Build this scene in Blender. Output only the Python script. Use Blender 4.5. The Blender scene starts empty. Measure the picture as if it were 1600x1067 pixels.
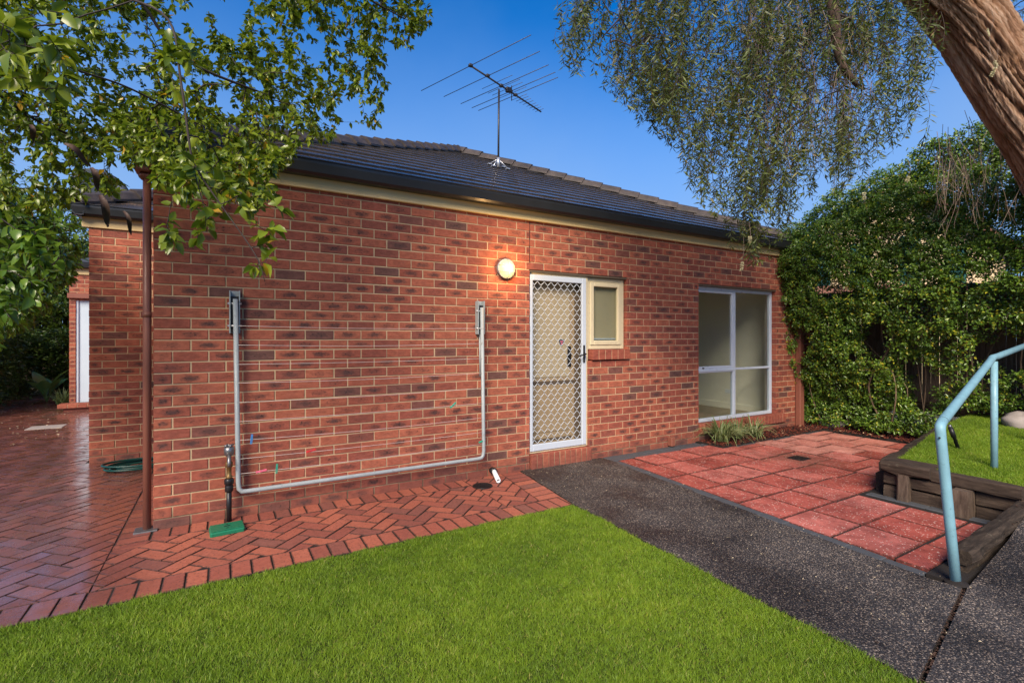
import bpy, math, random
import numpy as np
from mathutils import Vector, Matrix, noise as mnoise

R = math.radians
random.seed(7)
rng = np.random.default_rng(7)
scene = bpy.context.scene
COL = scene.collection

# ------------------------------------------------------------------ camera, sky, sun, exposure
CX, CY, CH, FPX, YAW, HOR = .455, -4.626, 1.466, 768.08, R(30.4976), 527.3
cam = bpy.data.cameras.new('camera')
cam.sensor_width = 36
cam.lens = FPX / 1600 * 36
cam.shift_y = -(533.5 - HOR) / 1600
cam.clip_start = .05
cam.clip_end = 2000
camo = bpy.data.objects.new('camera', cam)
camo.location = (CX, CY, CH)
camo.rotation_euler = (R(90), 0, -YAW)
COL.objects.link(camo)
scene.camera = camo
scene.render.resolution_x, scene.render.resolution_y = 1024, 682

SUN_EL, SUN_AZ = R(38), R(222)          # azimuth: clockwise from +Y
world = bpy.data.worlds.new('World')
scene.world = world
world.use_nodes = True
wn = world.node_tree
sky = wn.nodes.new('ShaderNodeTexSky')
sky.sky_type = 'NISHITA'
sky.sun_disc = False
sky.sun_elevation = SUN_EL
sky.sun_rotation = SUN_AZ
sky.altitude = 1500
sky.air_density = 1.0
sky.dust_density = 1.2
sky.ozone_density = 10
wn.nodes['Background'].inputs[1].default_value = .10
hs = wn.nodes.new('ShaderNodeHueSaturation')
hs.inputs['Saturation'].default_value = 1.25
wn.links.new(sky.outputs[0], hs.inputs['Color'])
# thin evening haze, thickening towards the horizon all the way round
tcw = wn.nodes.new('ShaderNodeTexCoord')
sxw = wn.nodes.new('ShaderNodeSeparateXYZ')
wn.links.new(tcw.outputs['Generated'], sxw.inputs[0])
mrw = wn.nodes.new('ShaderNodeMapRange')
mrw.interpolation_type = 'SMOOTHSTEP'
for i_, q_ in enumerate((.60, .16, 0, .82)): mrw.inputs[i_ + 1].default_value = q_
wn.links.new(sxw.outputs[2], mrw.inputs[0])
nzw = wn.nodes.new('ShaderNodeTexNoise')
nzw.inputs['Scale'].default_value = 2.2
nzw.inputs['Detail'].default_value = 5
wn.links.new(tcw.outputs['Generated'], nzw.inputs['Vector'])
mzw = wn.nodes.new('ShaderNodeMapRange')
for i_, q_ in enumerate((.3, .7, -.07, .13)): mzw.inputs[i_ + 1].default_value = q_
wn.links.new(nzw.outputs['Fac'], mzw.inputs[0])
adw = wn.nodes.new('ShaderNodeMath')
adw.use_clamp = True
wn.links.new(mrw.outputs[0], adw.inputs[0])
wn.links.new(mzw.outputs[0], adw.inputs[1])
mxw = wn.nodes.new('ShaderNodeMixRGB')
wn.links.new(adw.outputs[0], mxw.inputs[0])
wn.links.new(hs.outputs[0], mxw.inputs[1])
mxw.inputs[2].default_value = (1.4, 2.2, 3.6, 1)
wn.links.new(mxw.outputs[0], wn.nodes['Background'].inputs[0])
sl = bpy.data.lights.new('sun', 'SUN')
sl.energy = 3.2
sl.angle = R(28)
sl.color = (1, .84, .66)
so = bpy.data.objects.new('sun', sl)
sd = Vector((math.sin(SUN_AZ) * math.cos(SUN_EL), math.cos(SUN_AZ) * math.cos(SUN_EL), math.sin(SUN_EL)))
so.rotation_euler = sd.to_track_quat('Z', 'Y').to_euler()
so.location = sd * 30
COL.objects.link(so)
scene.view_settings.view_transform = 'Standard'
scene.view_settings.look = 'None'
scene.view_settings.gamma = 1
scene.view_settings.use_curve_mapping = False
scene.view_settings.exposure = 1.2


# ------------------------------------------------------------------ helpers
def pr(x, y, z):
    dx, dy = x - CX, y - CY
    d = dx * math.sin(YAW) + dy * math.cos(YAW)
    l = dx * math.cos(YAW) - dy * math.sin(YAW)
    if d < .2:
        return -9999, -9999, d
    return 800 + FPX * l / d, HOR - FPX * (z - CH) / d, d


def D(px, py, d):
    k = (px - 800) / FPX
    m = -(py - HOR) / FPX
    return Vector((CX + d * (math.sin(YAW) + k * math.cos(YAW)), CY + d * (math.cos(YAW) - k * math.sin(YAW)), CH + d * m))


def tag(o, label=None, cat=None, group=None, kind=None):
    if label: o['label'] = label
    if cat: o['category'] = cat
    if group: o['group'] = group
    if kind: o['kind'] = kind
    return o


def empty(name, loc, label=None, cat=None, group=None):
    o = bpy.data.objects.new(name, None)
    o.location = loc
    o.empty_display_size = .1
    COL.objects.link(o)
    return tag(o, label, cat, group)


def link(name, me, parent=None):
    """mesh data is in world coordinates; keep it there under a parent"""
    o = bpy.data.objects.new(name, me)
    COL.objects.link(o)
    if parent is not None:
        o.parent = parent
        w = Matrix.Identity(4)
        p = parent
        while p is not None:
            w = Matrix.LocRotScale(p.location, p.rotation_euler, p.scale) @ w if p.parent is None else (p.matrix_parent_inverse @ Matrix.LocRotScale(p.location, p.rotation_euler, p.scale)) @ w
            p = p.parent
        o.matrix_parent_inverse = w.inverted()
    return o


class MB:
    def __init__(s):
        s.v, s.f, s.at, s.sm = [], [], {}, []

    def add(s, vs, fs, smooth=False, **attrs):
        b = len(s.v)
        s.v += [tuple(v) for v in vs]
        s.f += [tuple(i + b for i in f) for f in fs]
        s.sm += [smooth] * len(fs)
        for k, vals in attrs.items():
            s.at.setdefault(k, []).extend(vals)

    def box(s, x0, x1, y0, y1, z0, z1, M=None, c=0):
        if x0 > x1: x0, x1 = x1, x0
        if y0 > y1: y0, y1 = y1, y0
        if z0 > z1: z0, z1 = z1, z0
        vs, fs = cbox(x0, x1, y0, y1, z0, z1, c)
        if M is not None: vs = [M @ Vector(v) for v in vs]
        s.add(vs, fs)
        return s

    def tube(s, pts, r, n=8, cap=True, smooth=True):
        vs, fs = tube_geo(pts, r, n, cap)
        s.add(vs, fs, smooth)
        return s

    def lathe(s, prof, M, n=20, smooth=True):
        vs, fs = [], []
        for (r, z) in prof:
            for k in range(n):
                a = 2 * math.pi * k / n
                vs.append(M @ Vector((r * math.cos(a), r * math.sin(a), z)))
        for i in range(len(prof) - 1):
            for k in range(n):
                fs.append((i * n + k, i * n + (k + 1) % n, (i + 1) * n + (k + 1) % n, (i + 1) * n + k))
        fs.append(tuple(range(n))[::-1])
        fs.append(tuple(range((len(prof) - 1) * n, len(prof) * n)))
        s.add(vs, fs, smooth)
        return s

    def prism(s, poly, z0, z1):
        n = len(poly)
        vs = [(p[0], p[1], z0) for p in poly] + [(p[0], p[1], z1) for p in poly]
        fs = [tuple(range(n))[::-1], tuple(range(n, 2 * n))] + [(i, (i + 1) % n, n + (i + 1) % n, n + i) for i in range(n)]
        s.add(vs, fs)
        return s

    def mesh(s, name, mat):
        me = bpy.data.meshes.new(name)
        me.from_pydata(s.v, [], s.f)
        if any(s.sm):
            me.polygons.foreach_set('use_smooth', s.sm)
        for k, vals in s.at.items():
            if isinstance(vals[0], (tuple, list)):
                a = me.attributes.new(k, 'FLOAT_VECTOR', 'POINT')
                a.data.foreach_set('vector', np.array(vals, np.float32).ravel())
            else:
                a = me.attributes.new(k, 'FLOAT', 'POINT')
                a.data.foreach_set('value', np.array(vals, np.float32))
        if mat is not None: me.materials.append(mat)
        me.update()
        return me

    def build(s, name, mat, parent=None):
        return link(name, s.mesh(name, mat), parent)


def cbox(x0, x1, y0, y1, z0, z1, c=0):
    if c <= 0:
        vs = [(x0, y0, z0), (x1, y0, z0), (x1, y1, z0), (x0, y1, z0), (x0, y0, z1), (x1, y0, z1), (x1, y1, z1), (x0, y1, z1)]
        return vs, [(3, 2, 1, 0), (4, 5, 6, 7), (0, 1, 5, 4), (1, 2, 6, 5), (2, 3, 7, 6), (3, 0, 4, 7)]
    vs = []
    # 24-vertex chamfered box
    idx = {}
    for sx in (0, 1):
        for sy in (0, 1):
            for sz in (0, 1):
                X, Y, Z = (x0, x1)[sx], (y0, y1)[sy], (z0, z1)[sz]
                dx, dy, dz = (c, -c)[sx], (c, -c)[sy], (c, -c)[sz]
                for ax, p in enumerate(((X, Y + dy, Z + dz), (X + dx, Y, Z + dz), (X + dx, Y + dy, Z))):
                    idx[(sx, sy, sz, ax)] = len(vs)
                    vs.append(p)
    I = lambda a, b, c_, ax: idx[(a, b, c_, ax)]
    fs = [(I(0, 0, 0, 0), I(0, 0, 1, 0), I(0, 1, 1, 0), I(0, 1, 0, 0)), (I(1, 0, 0, 0), I(1, 1, 0, 0), I(1, 1, 1, 0), I(1, 0, 1, 0)),
          (I(0, 0, 0, 1), I(1, 0, 0, 1), I(1, 0, 1, 1), I(0, 0, 1, 1)), (I(0, 1, 0, 1), I(0, 1, 1, 1), I(1, 1, 1, 1), I(1, 1, 0, 1)),
          (I(0, 0, 0, 2), I(0, 1, 0, 2), I(1, 1, 0, 2), I(1, 0, 0, 2)), (I(0, 0, 1, 2), I(1, 0, 1, 2), I(1, 1, 1, 2), I(0, 1, 1, 2))]
    for sy in (0, 1):
        for sz in (0, 1):
            fs.append((I(0, sy, sz, 1), I(1, sy, sz, 1), I(1, sy, sz, 2), I(0, sy, sz, 2)))
    for sx in (0, 1):
        for sz in (0, 1):
            fs.append((I(sx, 0, sz, 0), I(sx, 1, sz, 0), I(sx, 1, sz, 2), I(sx, 0, sz, 2)))
    for sx in (0, 1):
        for sy in (0, 1):
            fs.append((I(sx, sy, 0, 0), I(sx, sy, 1, 0), I(sx, sy, 1, 1), I(sx, sy, 0, 1)))
    for sx in (0, 1):
        for sy in (0, 1):
            for sz in (0, 1):
                fs.append((I(sx, sy, sz, 0), I(sx, sy, sz, 1), I(sx, sy, sz, 2)))
    return vs, fs


def tube_geo(pts, r, n=8, cap=True):
    pts = [Vector(p) for p in pts]
    m = len(pts)
    rr = r if isinstance(r, (list, tuple)) else [r] * m
    vs, fs = [], []
    t0 = (pts[1] - pts[0]).normalized()
    up = Vector((0, 0, 1)) if abs(t0.z) < .9 else Vector((1, 0, 0))
    u = t0.cross(up).normalized()
    for i in range(m):
        t = (pts[min(i + 1, m - 1)] - pts[max(i - 1, 0)]).normalized()
        u = (u - t * u.dot(t)).normalized()
        w = t.cross(u)
        for k in range(n):
            a = 2 * math.pi * k / n
            vs.append(pts[i] + (u * math.cos(a) + w * math.sin(a)) * rr[i])
    for i in range(m - 1):
        for k in range(n):
            fs.append((i * n + k, i * n + (k + 1) % n, (i + 1) * n + (k + 1) % n, (i + 1) * n + k))
    if cap:
        fs.append(tuple(range(n))[::-1])
        fs.append(tuple(range((m - 1) * n, m * n)))
    return vs, fs


def spline(pts, n=8):
    """Catmull-Rom through points"""
    P = [Vector(p) for p in pts]
    P = [P[0] * 2 - P[1]] + P + [P[-1] * 2 - P[-2]]
    out = []
    for i in range(1, len(P) - 2):
        a, b, c, d = P[i - 1:i + 3]
        for k in range(n):
            t = k / n
            out.append(.5 * ((2 * b) + (c - a) * t + (2 * a - 5 * b + 4 * c - d) * t * t + (3 * b - a - 3 * c + d) * t ** 3))
    out.append(P[-2])
    return out


def mesh_np(name, V, F, mat, attrs=None, smooth=False):
    me = bpy.data.meshes.new(name)
    V = np.asarray(V, np.float32)
    F = np.asarray(F, np.int32)
    k = F.shape[1]
    me.vertices.add(len(V))
    me.vertices.foreach_set('co', V.ravel())
    me.loops.add(F.size)
    me.loops.foreach_set('vertex_index', F.ravel())
    me.polygons.add(len(F))
    me.polygons.foreach_set('loop_start', np.arange(0, F.size, k, dtype=np.int32))
    me.polygons.foreach_set('loop_total', np.full(len(F), k, np.int32))
    if smooth: me.polygons.foreach_set('use_smooth', np.ones(len(F), bool))
    for a, vals in (attrs or {}).items():
        vals = np.asarray(vals, np.float32)
        if vals.ndim == 2:
            at = me.attributes.new(a, 'FLOAT_VECTOR', 'POINT')
            at.data.foreach_set('vector', vals.ravel())
        else:
            at = me.attributes.new(a, 'FLOAT', 'POINT')
            at.data.foreach_set('value', vals)
    me.materials.append(mat)
    me.update(calc_edges=True)
    return me


# ------------------------------------------------------------------ materials
class NT:
    def __init__(s, name, rough=.6, spec=.4, metal=0):
        s.m = bpy.data.materials.new(name)
        s.m.use_nodes = True
        s.t = s.m.node_tree
        s.b = s.t.nodes['Principled BSDF']
        s.b.inputs['Roughness'].default_value = rough
        s.b.inputs['Specular IOR Level'].default_value = spec
        s.b.inputs['Metallic'].default_value = metal
        s.out = s.t.nodes['Material Output']

    def n(s, typ, **kw):
        nd = s.t.nodes.new('ShaderNode' + typ)
        for k, v in kw.items(): setattr(nd, k, v)
        return nd

    def l(s, a, b):
        s.t.links.new(a, b)
        return s

    def put(s, sock, v):
        if hasattr(v, 'is_linked') or hasattr(v, 'links'): s.l(v, sock)
        else: sock.default_value = v

    def geo(s):
        return s.n('NewGeometry').outputs['Position']

    def attr(s, name, o='Fac'):
        return s.n('Attribute', attribute_name=name).outputs[o]

    def noise(s, scale, detail=3, co=None, rough=.55, out='Fac'):
        nd = s.n('TexNoise')
        nd.inputs['Scale'].default_value = scale
        nd.inputs['Detail'].default_value = detail
        nd.inputs['Roughness'].default_value = rough
        s.l(co if co is not None else s.geo(), nd.inputs['Vector'])
        return nd.outputs[out]

    def scale(s, vec, xyz):
        nd = s.n('VectorMath', operation='MULTIPLY')
        s.l(vec, nd.inputs[0])
        nd.inputs[1].default_value = xyz
        return nd.outputs[0]

    def math(s, op, a, b=0.5, clamp=False):
        nd = s.n('Math', operation=op, use_clamp=clamp)
        s.put(nd.inputs[0], a)
        s.put(nd.inputs[1], b)
        return nd.outputs[0]

    def ss(s, v, lo, hi, to0=0, to1=1):
        nd = s.n('MapRange', interpolation_type='SMOOTHSTEP')
        s.put(nd.inputs[0], v)
        for i, q in enumerate((lo, hi, to0, to1)): nd.inputs[i + 1].default_value = q
        return nd.outputs[0]

    def ramp(s, v, stops, const=False):
        nd = s.n('ValToRGB')
        e = nd.color_ramp.elements
        if const: nd.color_ramp.interpolation = 'CONSTANT'
        while len(e) < len(stops): e.new(.5)
        for i, (p, c) in enumerate(stops):
            e[i].position = p
            e[i].color = (*c, 1)
        s.l(v, nd.inputs[0])
        return nd.outputs[0]

    def mix(s, f, a, b, typ='MIX'):
        nd = s.n('MixRGB', blend_type=typ)
        s.put(nd.inputs[0], f)
        for i, q in ((1, a), (2, b)):
            if isinstance(q, tuple): nd.inputs[i].default_value = (*q, 1)
            else: s.l(q, nd.inputs[i])
        return nd.outputs[0]

    def base(s, c):
        if isinstance(c, tuple): s.b.inputs['Base Color'].default_value = (*c, 1)
        else: s.l(c, s.b.inputs['Base Color'])
        return s

    def rough(s, v):
        s.put(s.b.inputs['Roughness'], v)
        return s

    def bump(s, h, strength=.3, dist=.01):
        nd = s.n('Bump')
        nd.inputs['Strength'].default_value = strength
        nd.inputs['Distance'].default_value = dist
        s.l(h, nd.inputs['Height'])
        s.l(nd.outputs[0], s.b.inputs['Normal'])
        return s


MAT = {}


def plain(name, col, rough=.5, var=.15, scale=8, spec=.4, metal=0, bump=0, dirt=None):
    t = NT(name, rough, spec, metal)
    n1 = t.noise(scale, 4)
    c = t.mix(n1, tuple(q * (1 - var) for q in col), tuple(min(1, q * (1 + var)) for q in col))
    if dirt:
        n2 = t.ss(t.noise(scale * 2.7, 5, rough=.7), .56, .72)
        c = t.mix(t.math('MULTIPLY', n2, .7), c, dirt)
    t.base(c)
    t.rough(t.ss(t.noise(scale * 1.7, 3), .2, .8, rough * .8, min(1, rough * 1.25)))
    if bump: t.bump(t.noise(scale * 12, 4), bump, .004)
    MAT[name] = t.m
    return t.m


def leafmat(name, stops, rough=.35, trans=.3, spec=.5):
    t = NT(name, rough, spec)
    c = t.ramp(t.attr('lv'), stops)
    c = t.mix(.35, c, t.mix(t.noise(14, 2), (.55, .55, .55), (1.4, 1.4, 1.4)), 'MULTIPLY')
    t.base(c)
    tr = t.n('BsdfTranslucent')
    t.l(t.mix(.5, c, (1.3, 1.3, .5), 'MULTIPLY'), tr.inputs[0])
    mx = t.n('MixShader')
    mx.inputs[0].default_value = trans
    t.l(t.b.outputs[0], mx.inputs[1])
    t.l(tr.outputs[0], mx.inputs[2])
    t.l(mx.outputs[0], t.out.inputs[0])
    MAT[name] = t.m


# clay brick of the walls: 'bl' = position on the brick face and a random number
def brickmat(name, red=1.0):
    t = NT(name, .82, .25)
    sp = t.n('SeparateXYZ')
    t.l(t.attr('bl', 'Vector'), sp.inputs[0])
    u, v, rnd = sp.outputs
    c = t.ramp(rnd, [(0, (.32, .093, .056)), (.25, (.37, .115, .066)), (.5, (.30, .084, .052)), (.75, (.265, .075, .05)), (.9, (.22, .07, .049)), (.965, (.17, .067, .052)), (1, (.13, .063, .052))])
    mott = t.noise(26, 6, t.scale(t.geo(), (.6, .6, 1.4)), rough=.75)
    c = t.mix(.8, c, t.mix(t.ss(mott, .3, .7), (.66, .62, .62), (1.28, 1.34, 1.36)), 'MULTIPLY')
    c = t.mix(.8, c, t.mix(t.ss(t.noise(.9, 5, rough=.6), .3, .7), (.78, .76, .75), (1.14, 1.14, 1.12)), 'MULTIPLY')
    # darker fired middle of each brick
    uu = t.math('MULTIPLY', u, 1.15)
    vv = t.math('MULTIPLY', v, 1.0)
    rad = t.math('SQRT', t.math('ADD', t.math('MULTIPLY', uu, uu), t.math('MULTIPLY', vv, vv)))
    rad = t.math('ADD', rad, t.math('MULTIPLY', t.math('SUBTRACT', t.noise(30, 4), .5), 1.1))
    core = t.ss(rad, .95, .15)
    hsh = t.math('FRACT', t.math('MULTIPLY', rnd, 37.7))
    amt = t.ss(hsh, .35, 1.0)
    c = t.mix(t.math('MULTIPLY', core, t.math('ADD', t.math('MULTIPLY', amt, .72), .16)), c, (.06, .036, .034))
    # black specks in the middle
    sk = t.ss(t.noise(85, 3, t.scale(t.geo(), (.5, .5, 1.1))), .55, .63)
    sk = t.math('MULTIPLY', sk, t.math('MULTIPLY', t.ss(rad, 1.0, .4), t.ss(hsh, .2, .6)))
    c = t.mix(t.math('MULTIPLY', sk, .85), c, (.02, .015, .015))
    # damp soil splash on the lowest courses
    spz = t.n('SeparateXYZ')
    t.l(t.geo(), spz.inputs[0])
    dm = t.ss(t.math('ADD', spz.outputs[2], t.math('MULTIPLY', t.noise(5, 4), .35)), .42, .12)
    c = t.mix(t.math('MULTIPLY', dm, .45), c, (.10, .05, .042))
    t.base(c)
    t.bump(t.math('ADD', t.noise(160, 3), t.math('MULTIPLY', t.noise(45, 3), 1.0)), .35, .003)
    MAT[name] = t.m


brickmat('brick')

t = NT('mortar', .95, .15)
spz = t.n('SeparateXYZ')
t.l(t.geo(), spz.inputs[0])
c = t.mix(t.noise(7, 5, rough=.7), (.36, .255, .15), (.58, .44, .275))
dm = t.ss(t.math('ADD', spz.outputs[2], t.math('MULTIPLY', t.noise(5, 4), .3)), .40, .14)
c = t.mix(t.math('MULTIPLY', dm, .8), c, (.05, .038, .03))
t.base(c).bump(t.noise(220, 3), .4, .003)
MAT['mortar'] = t.m

# clay pavers: wet patches
t = NT('paver', .5, .5)
sp = t.n('SeparateXYZ')
t.l(t.attr('bl', 'Vector'), sp.inputs[0])
c = t.ramp(sp.outputs[2], [(0, (.31, .095, .06)), (.3, (.37, .115, .068)), (.6, (.29, .085, .056)), (.85, (.24, .072, .05)), (1, (.2, .08, .06))])
c = t.mix(.9, c, t.mix(t.noise(26, 5, rough=.7), (.5, .47, .47), (1.4, 1.42, 1.45)), 'MULTIPLY')
pits = t.ss(t.noise(70, 4), .58, .66)
c = t.mix(t.math('MULTIPLY', pits, .7), c, (.05, .025, .02))
ed_ = t.ss(t.math('ADD', sp.outputs[0], t.math('MULTIPLY', t.math('SUBTRACT', t.noise(35, 4, rough=.7), .5), 1.5)), .55, 1.05)
c = t.mix(t.math('MULTIPLY', ed_, .8), c, (.035, .018, .013))
px_ = t.n('SeparateXYZ')
t.l(t.geo(), px_.inputs[0])
wet = t.ss(t.math('ADD', px_.outputs[0], t.math('MULTIPLY', t.math('SUBTRACT', t.noise(1.3, 4), .5), 1.2)), .35, -.5)
c = t.mix(t.math('MULTIPLY', wet, .55), c, (.085, .040, .030))
t.base(c)
t.rough(t.math('SUBTRACT', t.ss(t.noise(9, 4), .25, .8, .48, .70), t.math('MULTIPLY', wet, t.ss(t.noise(5, 4), .3, .7, .16, .40))))
t.bump(t.math('ADD', t.noise(40, 4), t.noise(150, 3)), .35, .004)
t.l(t.math('MULTIPLY', wet, t.ss(t.noise(4, 4), .32, .6, .1, 1)), t.b.inputs['Coat Weight'])
t.b.inputs['Coat Roughness'].default_value = .13
MAT['paver'] = t.m

t = NT('patio', .62, .4)
sp = t.n('SeparateXYZ')
t.l(t.attr('bl', 'Vector'), sp.inputs[0])
c = t.ramp(sp.outputs[2], [(0, (.30, .065, .047)), (.2, (.37, .095, .072)), (.4, (.41, .125, .10)), (.55, (.33, .075, .055)), (.72, (.26, .055, .04)), (.86, (.43, .15, .115)), (1, (.45, .19, .15))])
c = t.mix(.8, c, t.mix(t.ss(t.noise(3.5, 6, rough=.7), .3, .7), (.5, .44, .44), (1.3, 1.36, 1.38)), 'MULTIPLY')
vor = t.n('TexVoronoi')
vor.inputs['Scale'].default_value = 62
t.l(t.geo(), vor.inputs['Vector'])
sv = t.n('SeparateColor')
t.l(vor.outputs['Color'], sv.inputs[0])
pb = t.math('MULTIPLY', t.ss(vor.outputs['Distance'], .36, .26), t.ss(sv.outputs[0], .72, .76))
c = t.mix(t.math('MULTIPLY', pb, .85), c, (.70, .52, .44))
dk = t.math('MULTIPLY', t.ss(vor.outputs['Distance'], .4, .3), t.ss(sv.outputs[1], .86, .9))
c = t.mix(t.math('MULTIPLY', dk, .6), c, (.09, .02, .016))
ed_ = t.ss(t.math('ADD', sp.outputs[0], t.math('MULTIPLY', t.math('SUBTRACT', t.noise(35, 4, rough=.7), .5), 1.6)), .6, 1.1)
c = t.mix(t.math('MULTIPLY', ed_, .85), c, (.06, .02, .015))
# silt stain round the drain
spd = t.n('VectorMath', operation='DISTANCE')
t.l(t.geo(), spd.inputs[0])
spd.inputs[1].default_value = (6.47, -1.30, 0)
st = t.ss(t.math('ADD', spd.outputs['Value'], t.math('MULTIPLY', t.noise(5, 4), .6)), .95, .35)
c = t.mix(t.math('MULTIPLY', st, .55), c, (.07, .045, .03))
t.base(c)
t.rough(t.ss(t.noise(5, 4), .3, .75, .45, .75))
t.bump(t.math('ADD', t.noise(120, 3), vor.outputs['Distance']), .4, .003)
MAT['patio'] = t.m

t = NT('aggregate', .6, .45)
vor = t.n('TexVoronoi')
vor.inputs['Scale'].default_value = 125
vor.inputs['Randomness'].default_value = 1
wv = t.n('VectorMath', operation='ADD')
t.l(t.scale(t.geo(), (1, 1, 1)), wv.inputs[0])
t.l(t.scale(t.noise(60, 2, out='Color'), (.012, .012, .012)), wv.inputs[1])
t.l(wv.outputs[0], vor.inputs['Vector'])
sv = t.n('SeparateColor')
t.l(vor.outputs['Color'], sv.inputs[0])
c = t.ramp(sv.outputs[0], [(0, (.02, .021, .022)), (.3, (.045, .045, .046)), (.55, (.08, .074, .07)), (.72, (.13, .105, .085)), (.86, (.21, .17, .13)), (1, (.34, .29, .235))])
c = t.mix(t.ss(vor.outputs['Distance'], .35, .62), c, (.018, .016, .016))
big = t.noise(1.4, 5, rough=.6)
c = t.mix(1, c, t.mix(t.ss(big, .3, .7), (.55, .54, .54), (1.5, 1.48, 1.46)), 'MULTIPLY')
t.base(c)
t.rough(t.ss(big, .3, .7, .42, .7))
t.bump(t.math('SUBTRACT', 1.0, vor.outputs['Distance']), .7, .006)
MAT['aggregate'] = t.m

t = NT('roof_tile', .38, .5)
c = t.ramp(t.noise(2.5, 5, rough=.7), [(.3, (.03, .03, .033)), (.55, (.05, .047, .047)), (.75, (.085, .06, .045))])
sp = t.n('SeparateXYZ')
t.l(t.attr('bl', 'Vector'), sp.inputs[0])
# debris and lichen gather in the upper half of each course
deb = t.math('ADD', sp.outputs[1], t.math('MULTIPLY', t.math('SUBTRACT', t.noise(30, 5, rough=.75), .5), 1.6))
deb = t.ss(deb, .6, .85)
c = t.mix(deb, c, t.mix(t.ss(t.noise(60, 3), .45, .65), (.012, .010, .009), (.13, .075, .042)))
t.base(c)
t.rough(t.math('ADD', t.ss(t.noise(12, 4), .3, .7, .22, .34), t.math('MULTIPLY', deb, .5)))
t.l(t.math('SUBTRACT', 1.0, deb), t.b.inputs['Coat Weight'])
t.b.inputs['Coat Roughness'].default_value = .16
t.bump(t.noise(90, 4), .05, .004)
MAT['roof_tile'] = t.m

t = NT('hip_tile', .6, .4)
c = t.ramp(t.noise(6, 5, rough=.7), [(.3, (.025, .022, .021)), (.55, (.055, .043, .037)), (.75, (.11, .085, .068))])
t.base(c).bump(t.noise(70, 4), .35, .005)
MAT['hip_tile'] = t.m

# weathered timber
def timber(name, cols, along, rough=.85):
    t = NT(name, rough, .2)
    g = t.noise(1, 6, t.scale(t.geo(), along), rough=.7)
    c = t.ramp(g, [(.25, cols[0]), (.5, cols[1]), (.75, cols[2])])
    c = t.mix(.5, c, t.mix(t.noise(3, 4), (.6, .6, .6), (1.35, 1.3, 1.25)), 'MULTIPLY')
    lic = t.ss(t.noise(17, 5, rough=.75), .6, .7)
    c = t.mix(t.math('MULTIPLY', lic, .35), c, (.19, .17, .12))
    t.base(c).bump(g, .6, .008)
    MAT[name] = t.m


timber('sleeper', [(.016, .012, .01), (.05, .036, .027), (.10, .074, .055)], (40, 6, 40))
timber('sleeper_x', [(.012, .01, .008), (.034, .026, .02), (.08, .06, .044)], (6, 40, 40))
timber('sleeper_end', [(.03, .022, .018), (.085, .062, .047), (.15, .115, .088)], (30, 30, 6))
timber('fence', [(.05, .035, .027), (.10, .072, .055), (.17, .13, .10)], (40, 40, 2.5))

# papery bark
t = NT('bark_big', .9, .15)
tc = t.attr('lv')
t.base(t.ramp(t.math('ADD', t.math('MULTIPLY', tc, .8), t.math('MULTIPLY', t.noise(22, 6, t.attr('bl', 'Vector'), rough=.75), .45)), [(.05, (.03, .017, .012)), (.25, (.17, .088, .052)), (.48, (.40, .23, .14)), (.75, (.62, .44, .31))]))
t.bump(t.noise(34, 6, t.attr('bl', 'Vector'), rough=.75), 1.0, .03)
MAT['bark_big'] = t.m
plain('bark_limb', (.09, .058, .042), .9, .45, 26, bump=.8)
plain('twig', (.06, .042, .03), .85, .35, 20)
plain('twig_pale', (.26, .19, .145), .8, .35, 20)
plain('twig_dark', (.035, .026, .022), .85, .3, 20)
plain('stem', (.16, .11, .07), .85, .35, 14)

leafmat('leaf_left', [(0, (.055, .095, .012)), (.35, (.115, .175, .014)), (.7, (.195, .26, .02)), (.93, (.28, .32, .026)), (.96, (.42, .26, .02)), (1, (.5, .3, .03))], .3, .38)
leafmat('leaf_laurel', [(0, (.045, .095, .016)), (.5, (.10, .19, .02)), (.9, (.20, .30, .026)), (1, (.27, .36, .04))], .27, .36)
leafmat('leaf_weep', [(0, (.025, .036, .01)), (.35, (.065, .092, .017)), (.75, (.14, .18, .028)), (.92, (.22, .2, .05)), (1, (.3, .19, .085))], .5, .3)
leafmat('leaf_hedge', [(0, (.045, .095, .018)), (.4, (.095, .18, .024)), (.72, (.17, .28, .032)), (.93, (.25, .34, .036)), (.97, (.42, .40, .03)), (1, (.5, .43, .04))], .3, .3)
leafmat('leaf_dark', [(0, (.03, .06, .014)), (.6, (.065, .12, .022)), (1, (.15, .21, .03))], .4, .25)
leafmat('leaf_back', [(0, (.035, .07, .014)), (.5, (.08, .14, .018)), (.85, (.17, .24, .025)), (1, (.28, .26, .05))], .4, .4)
leafmat('leaf_broad', [(0, (.09, .22, .05)), (1, (.18, .34, .09))], .3, .3)
leafmat('leaf_pale', [(0, (.10, .16, .05)), (1, (.26, .34, .12))], .45, .3)
leafmat('flower', [(0, (.48, .45, .26)), (1, (.68, .64, .42))], .7, .3)
leafmat('grass', [(0, (.075, .14, .013)), (.3, (.135, .235, .017)), (.65, (.21, .325, .024)), (.9, (.30, .40, .036)), (.965, (.34, .34, .07)), (1, (.45, .40, .15))], .5, .35, .3)
leafmat('spider_leaf', [(0, (.045, .10, .02)), (.55, (.10, .17, .03)), (.62, (.45, .5, .22)), (1, (.62, .62, .36))], .4, .3)

t = NT('soil', .95, .1)
t.base(t.mix(t.noise(30, 4), (.02, .03, .008), (.05, .06, .015)))
MAT['soil'] = t.m
plain('ground', (.09, .08, .05), .95, .3, 2)
plain('bed', (.013, .0105, .009), .95, .4, 30, bump=.4)
t = NT('mulch', .85, .2)
t.base(t.ramp(t.attr('lv'), [(0, (.03, .009, .007)), (.5, (.085, .020, .013)), (.85, (.15, .036, .02)), (.96, (.17, .07, .04)), (1, (.4, .3, .18))]))
MAT['mulch'] = t.m

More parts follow.
